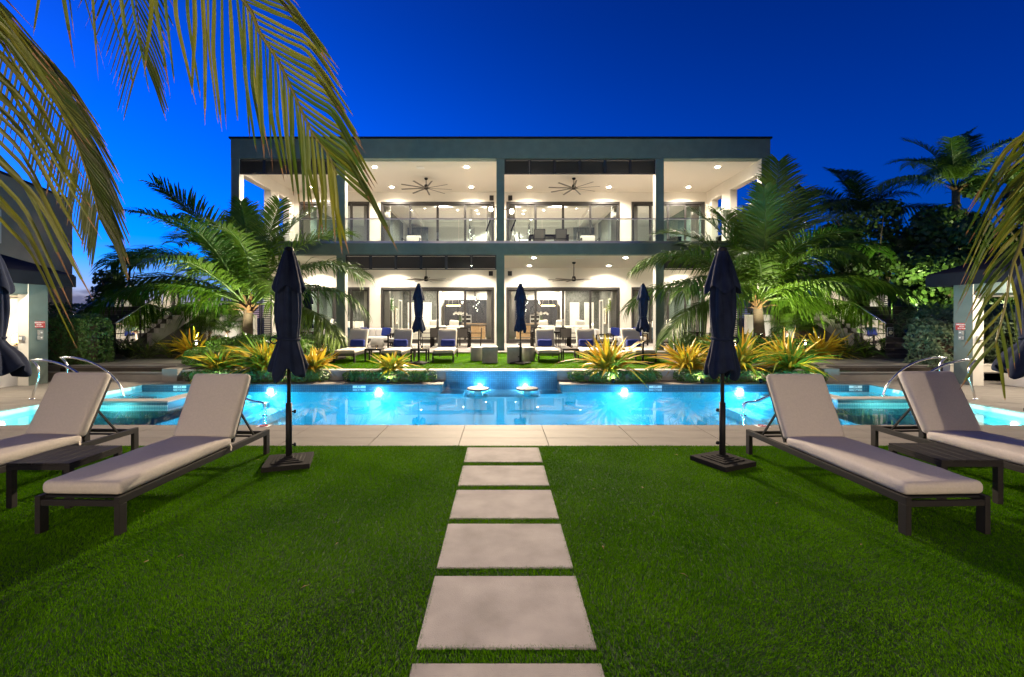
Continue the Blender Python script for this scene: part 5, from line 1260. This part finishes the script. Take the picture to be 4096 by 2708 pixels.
# ------------------------------------------------------------------ pavilions, left building, walls, signs
def pavilion(s):
    nm = 'left' if s < 0 else 'right'
    t = tag(empty('pavilion', (s * 11.62, 11.2, 0)), f'pool pavilion with grey pillars and dark sloping roof at the {nm} edge', 'pavilion', 'pool pavilions')
    def bx(*b): a, c = sorted((s * b[0], s * b[1])); return MB().box(a, c, *b[2:])
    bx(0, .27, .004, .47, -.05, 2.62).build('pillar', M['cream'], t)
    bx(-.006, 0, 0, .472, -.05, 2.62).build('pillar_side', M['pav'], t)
    bx(.27, 3.2, 0.05, .40, 2.22, 2.62).build('beam', M['pav'], t); bx(.27, 3.2, 0.03, .42, 2.20, 2.219).build('beam_soffit', M['cream'], t)
    bx(3.2, 3.5, 0, .47, -.05, 2.62).build('pillar', M['cream'], t)
    # roof: sloping, with deep dark fascia
    m_ = MB(); e0, e1 = -.62, 4.6
    vs = []
    for (x, z) in ((e0, 2.70), (2.0, 3.45), (e1, 2.70)):
        vs += [(s * x, -6.0, z), (s * x, .55, z)]
    vs += [(a, b, c + .07) for a, b, c in vs]
    m_.add(vs, [(0, 2, 3, 1), (2, 4, 5, 3), (6, 7, 9, 8), (8, 9, 11, 10), (0, 6, 8, 2), (2, 8, 10, 4), (1, 3, 9, 7), (3, 5, 11, 9), (0, 1, 7, 6), (4, 10, 11, 5)]); rf = m_.build('roof', M['roofdark'], t)
    bx(e0 - .02, e0 + .03, -6.02, .57, 2.46, 2.74).build('fascia', M['roofdark'], rf); bx(e0 + .03, e1, .52, .57, 2.46, 2.74).build('fascia', M['roofdark'], rf)
    bx(e0 + .03, e1, -6.0, .52, 2.64, 2.66).build('soffit', M['pav'], t)
    bx(0, .3, -5.6, -5.2, -.05, 2.62).build('pillar', M['cream'], t); bx(.02, .28, -5.2, 0, 2.25, 2.62).build('side_beam', M['pav'], t)
    sg = MB(); sg.box(-.23, .23, -.006, 0, -.155, .155)
    if s < 0:
        # the sign hangs on the pillar's flank, facing the pool
        p = empty('emergency_sign', (-11.605, 11.43, 1.50), R(90 - 12))
        tag(p, 'red emergency stop button sign on the left pavilion pillar', 'sign', 'red emergency signs')
    else:
        p = empty('emergency_sign', (11.608, 11.45, 1.45), R(-90 + 12)); tag(p, 'red emergency stop button sign on the right pavilion pillar', 'sign', 'red emergency signs')
    MB().box(-.135, .135, -.008, 0, -.085, .085).build('plate', M['red'], p, bevel=.002)
    for q, (w_, zz) in enumerate((('EMERGENCY', .05), ('STOP', 0), ('BUTTON', -.05))): text_mesh(w_, .042, M['signwhite'], p, (0, -.010, zz), (R(90), 0, 0))
    b_ = tag(empty('switch_boxes', (s * 11.608, 11.45, 0)), f'grey switch boxes under the emergency sign on the {nm} pillar', 'switch box', 'switch boxes on the pavilion pillars')
    for zz in (1.30, 1.17):
        a, c = sorted((0, -s * .05)); o = MB().box(a, c, -.055, .055, zz - .055, zz + .055).build('box', M['wallgrey'], b_, bevel=.005)
        m_ = MB(); m_.tube([(-s * .05, 0, zz), (-s * .062, 0, zz)], .018, 10); m_.build('button', M['signwhite'], o, True)
    w = tag(empty('outlet_box', (s * 11.76, 11.19, 1.17)), f'silver outlet box on the front of the {nm} pavilion pillar', 'outlet', 'outlets on the pavilion pillars')
    MB().box(-.07, .07, -.05, .0, -.06, .06).build('cover', M['steel'], w, bevel=.008); MB().box(-.045, .045, -.054, -.05, -.035, .035).build('lid', M['signwhite'], w)
    return t
pavilion(-1); pavilion(1)
# the left pavilion is a lit bar: white counter wall and a glowing lamp inside
o = MB().box(-15, -11.9, 11.5, 11.6, 0, 2.2).build('white_partition', M['white'], None); tag(o, 'white partition lit inside the left pavilion', 'partition')
t = tag(empty('bar_lamp', (-12.02, 11.3, 1.05)), 'small glowing lamp on the counter inside the left pavilion', 'lamp')
m_ = MB(); m_.lathe([(.06, .0), (.09, .02), (.07, .2), (.02, .22)], n=14); m_.build('lamp_shade', M['flame'], t, True); m_ = MB(); m_.lathe([(.05, -.06), (.05, -.05), (.015, -.04), (.015, 0)], n=10); m_.build('foot', M['black'], t)
t = tag(empty('bar_counter', (-13.35, 11.12, 0)), 'white bar counter inside the left pavilion', 'counter'); MB().box(-1.4, 1.4, -.3, .3, 0, .93).build('front', M['white'], t); MB().box(-1.45, 1.45, -.35, .35, .93, .985).build('top', M['wallgrey'], t)
for s_, w_ in ((-1, 'left'), (1, 'right')):
    m_ = MB(); m_.lathe([(.005, -.015), (.07, -.015), (.07, 0), (.005, 0)], (s_ * 11.25, 9.9, 2.64), 14); o = m_.build('eave_downlight', M['lampwarm'], None); tag(o, f'round downlight under the inner eave of the {w_} pavilion', 'lamp', 'eave downlights')
    lamp('eave_light', 'SPOT', (s_ * 11.25, 9.9, 2.6), 260, (1, .88, .70), .06, (s_ * 10.9, 11.4, 0), 150, .5)
lamp('bar_light', 'POINT', (-12.9, 10.6, 2.3), 110, (1, .82, .6), .08)
m_ = MB(); m_.lathe([(.005, -.015), (.08, -.015), (.08, 0), (.005, 0)], (-12.9, 10.6, 2.64), 14); o = m_.build('bar_downlight', M['lampwarm'], None); tag(o, 'round downlight in the left pavilion ceiling', 'lamp')
m_ = MB(); m_.lathe([(.005, -.015), (.08, -.015), (.08, 0), (.005, 0)], (13.0, 10.0, 2.64), 14); o = m_.build('pavilion_downlight', M['lampwarm'], None); tag(o, 'round downlight in the right pavilion ceiling', 'lamp')
lamp('pavilion_light', 'SPOT', (13.0, 10.0, 2.58), 420, (1, .84, .62), .08, (13.0, 10.0, 0), 165, .5)
# low planter walls and the white cube planter at the right
t = tag(empty('planter_wall', (13.5, 12.1, 0)), 'low cream planter wall behind the right pavilion pillar', 'wall'); MB().box(-1.55, 5, 0, .2, -.05, .40).build('wall_body', M['cream'], t); MB().box(-1.57, 5.02, -.02, .22, .40, .43).build('cap', M['cream'], t, bevel=.005)
m_ = MB(); m_.lathe([(.02, 0), (.045, 0), (.045, -.08), (.02, -.09)], n=12); t2 = tag(empty('wall_spotlight', (12.2, 12.06, .30)), 'small round spotlight on the low planter wall at the right', 'lamp'); m_.build('housing', M['steel'], t2, True); MB().box(-.015, .015, -.0, .05, -.1, -.06).build('bracket', M['black'], t2)
t = tag(empty('planter_cube', (12.85, 11.0, 0)), 'white cube planter at the right edge of the picture', 'planter'); MB().box(-.35, .35, -.35, .35, 0, .46).build('box', M['cream'], t, bevel=.015); MB().box(-.30, .30, -.30, .30, .45, .464).build('soil', M['soil'], t)
t = tag(empty('planter_wall', (-13.5, 12.35, 0)), 'low wall under the tall hedge beside the left pavilion', 'wall'); MB().box(-3, 1.9, 0, .2, -.05, .16).build('wall_body', M['wallgrey'], t); MB().box(-3, 1.92, -.02, .22, .16, .19).build('cap', M['wallgrey'], t)

# taupe building beyond the left pavilion
A, Bp = Vector((-15.0, 13.6, 0)), Vector((-16.0, 17.0, 0)); d = (Bp - A).normalized(); A0 = A - d * 6
ang = math.atan2(d.y, d.x)
t = tag(empty('taupe_building', A0, ang), 'plain taupe two storey building with dark roof edge at the far left', 'building')
Lw = (Bp - A0).length
MB().box(0, Lw, 0, 8, -.05, 6.0).build('wall', M['brownwall'], t)
MB().box(-.05, Lw + .05, -.05, 8, 6.0, 6.07).build('roof_edge', M['black'], t)
o = MB().box(5.1, 6.05, -.03, .02, 3.9, 4.9).build('window', M['white'], t); MB().box(5.18, 5.97, -.04, -.031, 3.98, 4.82).build('pane', M['black'], o)

# garden walls between the stairs and the house, sign boards
for s in (-1, 1):
    nm = 'left' if s < 0 else 'right'
    def bx(*b): a, c = sorted((s * b[0], s * b[1])); return MB().box(a, c, *b[2:])
    t = tag(empty('garden_wall', (0, 18.3, 0)), f'cream garden wall between the {nm} staircase and the house', 'wall', 'garden walls beside the house')
    bx(9.9, 11.85, 0, .2, 0, 1.78).build('wall_lit', M['cream'], t); bx(11.85, 14, .3, .5, 0, 1.9).build('wall_return', M['brownwall'], t)
def board(label, x, y, z, head, title, lines):
    t = tag(empty('notice_board', (x, y, z)), label, 'sign', 'notice boards')
    MB().box(-.27, .27, -.012, 0, -.35, .35).build('panel', M['signwhite'], t, bevel=.003); MB().box(-.26, .26, -.016, -.0125, .24, .34).build('header', head, t)
    text_mesh(title, .075, M['signwhite'], t, (0, -.017, .29), (R(90), 0, 0))
    for q in range(9): MB().box(-.22, .22 - .06 * ((q * 5) % 3), -.0135, -.0122, .17 - q * .055, .19 - q * .055).build('text_line', M['signblack'], t)
board('white notice board with a red header on the left garden wall', -12.6, 18.57, 1.36, M['red'], 'POOL RULES', 0)
board('white notice board with a blue header on the left garden wall', -12.02, 18.57, 1.36, M['signblue'], 'SPA RULES', 0)
t = tag(empty('restroom_sign', (12.28, 14.35, 1.22)), 'small black framed restroom sign on the glass of the right staircase', 'sign')
MB().box(-.10, .10, -.012, 0, -.135, .135).build('frame', M['signwhite'], t); MB().box(-.092, .092, -.016, -.0125, -.127, .127).build('plate', M['signblack'], t)
m_ = MB(); m_.tube([(0, -.0165, -.02), (0, -.019, -.02)], .058, 24); m_.build('disc', mat('sign_cream', (.70, .60, .38), .5), t)
for x in (-.02, .02):
    m_ = MB(); m_.tube([(x, -.0195, .012), (x, -.021, .012)], .008, 10); m_.box(x - .009, x + .009, -.021, -.0195, -.055, .0); m_.build('figure', M['signblack'], t)
MB().box(-.05, .05, -.018, -.0165, .082, .092).build('text_line', M['signwhite'], t)

# uplights in the beds
def uplight(x, y, z, aim, watts, col, ang, lab):
    t = tag(empty('garden_uplight', (x, y, z)), lab, 'lamp', 'garden uplights')
    dv = (Vector(aim) - Vector((x, y, z + .1))).normalized()
    m_ = MB(); m_.tube([Vector((0, 0, .1)) - dv * .10, Vector((0, 0, .1))], .04, 12); m_.build('housing', M['black'], t, True)
    m_ = MB(); m_.tube([Vector((0, 0, .1)) - dv * .004, Vector((0, 0, .1)) + dv * .004], .034, 12); m_.build('lens', M['lampwhite'], t)
    m_ = MB(); m_.tube([(0, 0, 0), (0, 0, .06)], .012, 6); m_.build('stake', M['black'], t)
    p = Vector((x, y, z + .1)) + dv * .03; lamp('uplight', 'SPOT', p, watts, col, .03, p + dv, ang, .6)
UC = (1, .96, .62)
uplight(-8.5, 15.2, 1.0, (-9.2, 16.6, 4.4), 650, UC, 110, 'small uplight right of the left lit palm trunk')
uplight(-10.2, 15.2, .9, (-9.8, 16.6, 4.0), 560, UC, 120, 'small uplight left of the left lit palm trunk')
uplight(8.7, 15.2, 1.0, (9.3, 16.6, 4.6), 650, UC, 110, 'small uplight left of the right lit palm trunk')
uplight(10.5, 15.0, .9, (10.9, 16.6, 4.0), 800, UC, 120, 'small uplight right of the right lit palm trunk')
uplight(-10.5, 17.2, .75, (-10.5, 18.3, 1.6), 60, (1, .95, .85), 130, 'small uplight at the lit palm on the left garden wall')
uplight(10.9, 17.2, .75, (10.8, 18.3, 1.6), 60, (1, .95, .85), 130, 'small uplight at the lit palm on the right garden wall')
uplight(-6.6, 12.65, .28, (-6.4, 12.3, 1.2), 45, (1, .85, .5), 140, 'small uplight behind the left yellow plants')
uplight(7.0, 12.75, .28, (7.0, 12.3, 1.2), 45, (1, .85, .5), 140, 'small uplight behind the right yellow plants')
uplight(14.4, 15.9, 2.0, (16.5, 18.5, 4.6), 650, (.92, 1, .5), 130, 'uplight at the foot of the dark trees on the right')

for i, x in enumerate((-7.3, -5.7, -2.85, 2.85, 5.1, 6.6, 7.9)):
    uplight(x, 11.58, .0, (x, 12.4, .75), 16, (1, .92, .66), 140, ['low uplight in front of the leftmost yellow plant', 'low uplight behind the near left parasol', 'low uplight at the small yellow plant left of the spillway', 'low uplight at the yellow plant right of the spillway', 'low uplight left of the near right parasol', 'low uplight right of the near right parasol', 'low uplight in front of the rightmost yellow plant'][i])
uplight(19.8, 15.0, .4, (18.3, 18.3, 7.2), 2800, (.92, 1, .5), 120, 'uplight on the ground in front of the tall slender palm')

for s_, lab in ((-1, 'added low fill light over the left shrubs'), (1, 'low fill light over the right shrubs')):  # lamps added to brighten the shrubs; only one on the right is real
    for j, (x, y) in enumerate(((7.0, 13.6), (9.3, 13.9))):
        t = tag(empty('bed_fill_light', (s_ * x, y, .3)), f"{lab}, {'inner' if j == 0 else 'outer'}", 'lamp', 'mushroom fill lights in the beds')
        m_ = MB(); m_.tube([(0, 0, 0), (0, 0, .62)], .015, 8); m_.build('post', M['black'], t, True)
        m_ = MB(); m_.lathe([(.005, .70), (.06, .67), (.11, .62), (.10, .61), (.01, .62)], n=16); m_.build('cap', M['black'], t, True)
        m_ = MB(); m_.lathe([(.005, .55), (.02, .55), (.02, .605), (.005, .605)], n=10); m_.build('lens', M['lampwhite'], t, True)
        lamp('bed_fill_light', 'POINT', (s_ * x, y, 1.12), 30, (1, .93, .62), .04)

# building behind the viewer with two bracket lamps that light the near lawn
t = tag(empty('rear_building', (0, -6.5, 0)), 'plain cream building behind the viewer, outside the picture', 'building'); MB().box(-12, 12, -.3, 0, -.05, 6).build('wall', M['cream'], t)
for i, x in enumerate((-4.6, 4.6)):
    t = tag(empty('bracket_lamp', (x, -6.3, 3.6)), f"warm bracket lamp on the building behind the viewer, {['left', 'right'][i]}", 'lamp', 'bracket lamps behind the viewer')
    MB().box(-.05, .05, -.2, .0, -.03, .03).build('arm', M['black'], t); m_ = MB(); m_.lathe([(.01, -.14), (.07, -.12), (.08, -.02), (.02, 0)], n=14); m_.build('lens', M['lampwarm'], t, True)
    lamp('bracket_light', 'SPOT', (x, -6.1, 3.4), 2000, (1, .80, .58), .06, (x * .5, 5.0, .9), 75, .6)

# ------------------------------------------------------------------ near palms whose fronds hang into the picture
def near_frond(t, rach, rr_, leaflets, mt, wid, seed, name='frond', tipm=None):
    """rach: rachis points; leaflets: (base, mid, tip, normal) each an object of its own"""
    m_ = MB(); m_.tube(smooth(rach, 4), [rr_ * (1 - .75 * k / (4 * (len(rach) - 1))) for k in range(4 * (len(rach) - 1) + 1)], 7); o = m_.build(name, M['nearrach'], t, True)
    r = random.Random(seed)
    for (a, b, c) in leaflets:
        a, b, c = Vector(a), Vector(b), Vector(c); w_ = wid * r.uniform(.8, 1.15)
        p1 = a * .49 + b * .42 + c * .09; p2 = a * .09 + b * .62 + c * .29
        pts = smooth([a, a.lerp(b, .6), b, b.lerp(c, .62), c], 3)
        n = len(pts); tw = r.uniform(-.5, .5)
        cut = int(n * r.uniform(.74, .92))
        ws = [w_ * (.55 + .45 * min(1, 5 * k / n)) * (1 - .72 * max(0, (k / (n - 1) - .45) / .55) ** 1.3) for k in range(n)]
        nrm = Vector((tw, -1, .25)).normalized()
        q = MB(); q.strip(pts[:cut + 1], ws[:cut + 1], nrm, .28); lo = q.build('leaflet', mt, o)
        q = MB(); ws2 = [w * (1 - .9 * (k / max(1, n - 1 - cut))) * .8 for k, w in enumerate(ws[cut:])]; q.strip(pts[cut:], ws2, nrm, .4); me2 = q
        # dry tip belongs to the leaflet: second material slot
        base = len(lo.data.vertices)
        vs = [tuple(v.co) for v in lo.data.vertices] + q.v; fs = [tuple(p.vertices) for p in lo.data.polygons] + [tuple(i + base for i in f) for f in q.f]; k0 = len(lo.data.polygons)
        me = bpy.data.meshes.new('leaflet'); me.from_pydata(vs, [], fs); me.materials.append(mt); me.materials.append(M['neartip'])
        for k, p in enumerate(me.polygons): p.material_index = 1 if k >= k0 else 0
        lo.data = me
    return o
def along(poly, t):
    ls = [(Vector(b) - Vector(a)).length for a, b in zip(poly[:-1], poly[1:])]; d_ = t * sum(ls)
    for i, l_ in enumerate(ls):
        if d_ <= l_ or i == len(ls) - 1: return Vector(poly[i]).lerp(Vector(poly[i + 1]), min(1, d_ / l_))
        d_ -= l_
lp = tag(empty('coconut_palm', (-4.3, 1.6, 0)), 'near coconut palm outside the left edge whose yellow green fronds hang into the top left', 'palm', 'near coconut palms')
m_ = MB(); m_.tube([(0, 0, 0), (-.05, .1, 2.5), (.1, .3, 5.2)], [.17, .14, .11], 14); m_.build('trunk', M['trunk'], lp, True)
off = Vector((-4.3, 1.6, 0))
def rel(p, o): return Vector(p) - o
r = random.Random(12)
# frond A: sweeps across the top, left leaflets hang straight down
RA = [rel((-3.219, 2.600, 4.301), off), rel((-2.901, 3.100, 4.735), off), rel((-2.434, 3.400, 4.601), off)] + [rel((p[0] - .07, p[1], p[2]), off) for p in ((-1.910, 3.500, 4.128), (-1.788, 3.500, 3.886), (-1.640, 3.500, 3.657), (-1.506, 3.500, 3.373), (-1.383, 3.500, 3.117), (-1.265, 3.500, 2.955), (-1.188, 3.500, 2.782))]
RA[0] = Vector((.1, .3, 5.2)); lf = []
NA = 42
for k in range(NA):
    t_ = .36 + .63 * k / (NA - 1); b = along(RA, t_); v = (t_ - .5) / .5
    # hanging side
    ln = (1.28 - .62 * max(0, v)) * r.uniform(.85, 1.05); sl = -.06 + .10 * v + r.uniform(-.03, .03)
    lf.append((b, b + Vector((sl * .5 * ln, r.uniform(.0, .14), -.52 * ln)), b + Vector((sl * .7 * ln + r.uniform(-.04, .04), r.uniform(.05, .3), -ln))))
    # outer side, sweeping right and down
    ln = (1.05 - .35 * max(0, v)) * r.uniform(.85, 1.08); a_ = R(-16) - R(27) * max(0, v)
    d1 = Vector((cos(a_), r.uniform(-.1, .15), sin(a_)))
    lf.append((b, b + d1 * ln * .55, b + d1 * ln * .88 + Vector((.0, 0, -.26 * ln))))
near_frond(lp, RA, .022, lf, M['nearleaf'], .0155, 1)
# frond B: close to the viewer, leaflets streaming down to the right
RB = [Vector((.1, .3, 5.2)), rel((-3.190, 2.000, 3.853), off), rel((-2.396, 1.800, 3.191), off), rel((-2.086, 1.700, 2.641), off), rel((-1.952, 1.650, 2.160), off), rel((-1.925, 1.650, 1.888), off)]
lf = []
NB = 36
for k in range(NB):
    t_ = .42 + .50 * k / (NB - 1); b = along(RB, t_); v = k / (NB - 1)
    a_ = R(-36) - R(27) * v + r.uniform(-.06, .06); ln = (1.05 - .38 * v) * r.uniform(.85, 1.05)
    d1 = Vector((cos(a_), .28, sin(a_)))
    lf.append((b, b + d1 * ln * .55 + Vector((0, 0, .03)), b + d1 * ln * .98 + Vector((-.03, 0, -.14 * ln))))
near_frond(lp, RB, .02, lf, M['nearleaf'], .0085, 2)
# frond C: feather behind it, shade painted into its leaflet colour
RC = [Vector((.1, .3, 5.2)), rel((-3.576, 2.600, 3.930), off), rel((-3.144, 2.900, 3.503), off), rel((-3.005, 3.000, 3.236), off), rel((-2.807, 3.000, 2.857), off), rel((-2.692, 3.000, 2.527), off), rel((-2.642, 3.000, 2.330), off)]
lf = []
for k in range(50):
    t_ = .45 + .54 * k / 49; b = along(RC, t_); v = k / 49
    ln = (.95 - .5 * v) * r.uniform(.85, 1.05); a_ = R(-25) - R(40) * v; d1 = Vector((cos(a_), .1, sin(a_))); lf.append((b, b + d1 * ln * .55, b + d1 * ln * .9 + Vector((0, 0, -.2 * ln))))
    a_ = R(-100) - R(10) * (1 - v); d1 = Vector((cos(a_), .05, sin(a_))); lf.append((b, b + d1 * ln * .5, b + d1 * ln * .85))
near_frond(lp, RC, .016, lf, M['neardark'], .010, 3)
# frond D: feather at the top, same leaflets with painted shade
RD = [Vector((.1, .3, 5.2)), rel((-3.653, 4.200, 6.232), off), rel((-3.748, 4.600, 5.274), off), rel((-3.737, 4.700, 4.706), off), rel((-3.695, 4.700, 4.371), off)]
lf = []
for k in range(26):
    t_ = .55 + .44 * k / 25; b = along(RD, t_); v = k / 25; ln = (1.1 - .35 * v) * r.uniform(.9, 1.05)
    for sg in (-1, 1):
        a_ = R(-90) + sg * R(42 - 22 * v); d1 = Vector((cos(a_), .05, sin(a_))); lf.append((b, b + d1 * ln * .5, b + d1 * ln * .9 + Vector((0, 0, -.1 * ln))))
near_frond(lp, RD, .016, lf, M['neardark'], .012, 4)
# right edge
rp_ = tag(empty('coconut_palm', (5.0, 2.2, 0)), 'near coconut palm outside the right edge whose fronds hang into the picture', 'palm', 'near coconut palms'); off = Vector((5.0, 2.2, 0))
m_ = MB(); m_.tube([(0, 0, 0), (.1, 0, 2.0), (.0, .1, 4.0)], [.17, .14, .11], 14); m_.build('trunk', M['trunk'], rp_, True)
RE = [Vector((0, .1, 4.0)), rel((3.842, 2.800, 3.333), off), rel((3.348, 2.700, 2.948), off), rel((3.096, 2.600, 2.587), off), rel((3.067, 2.600, 2.216), off)]
lf = []
for k in range(22):
    t_ = .50 + .49 * k / 21; b = along(RE, t_); v = k / 21; ln = (.92 - .2 * v) * r.uniform(.85, 1.05); a_ = R(214) + R(18) * v + r.uniform(-.05, .05); d1 = Vector((cos(a_), .05, sin(a_)))
    lf.append((b, b + d1 * ln * .55, b + d1 * ln * .92 + Vector((.02, 0, -.22 * ln))))
near_frond(rp_, RE, .02, lf, M['nearleaf'], .0095, 5)
RF = [Vector((0, .1, 4.0)), rel((3.281, 2.600, 2.787), off), rel((2.792, 2.400, 2.241), off), rel((2.688, 2.350, 2.072), off), rel((2.582, 2.300, 1.935), off), rel((2.546, 2.300, 1.734), off), rel((2.493, 2.300, 1.532), off)]
lf = []
for k in range(22):
    t_ = .50 + .49 * k / 21; b = along(RF, t_); v = k / 21; ln = (.58 - .28 * v) * r.uniform(.85, 1.05)
    for sg in (-1, 1):
        a_ = R(-103) + sg * R(38 - 12 * v); d1 = Vector((cos(a_), .05, sin(a_))); lf.append((b, b + d1 * ln * .5, b + d1 * ln * .9 + Vector((0, 0, -.12 * ln))))
near_frond(rp_, RF, .014, lf, M['nearleaf'], .008, 6)
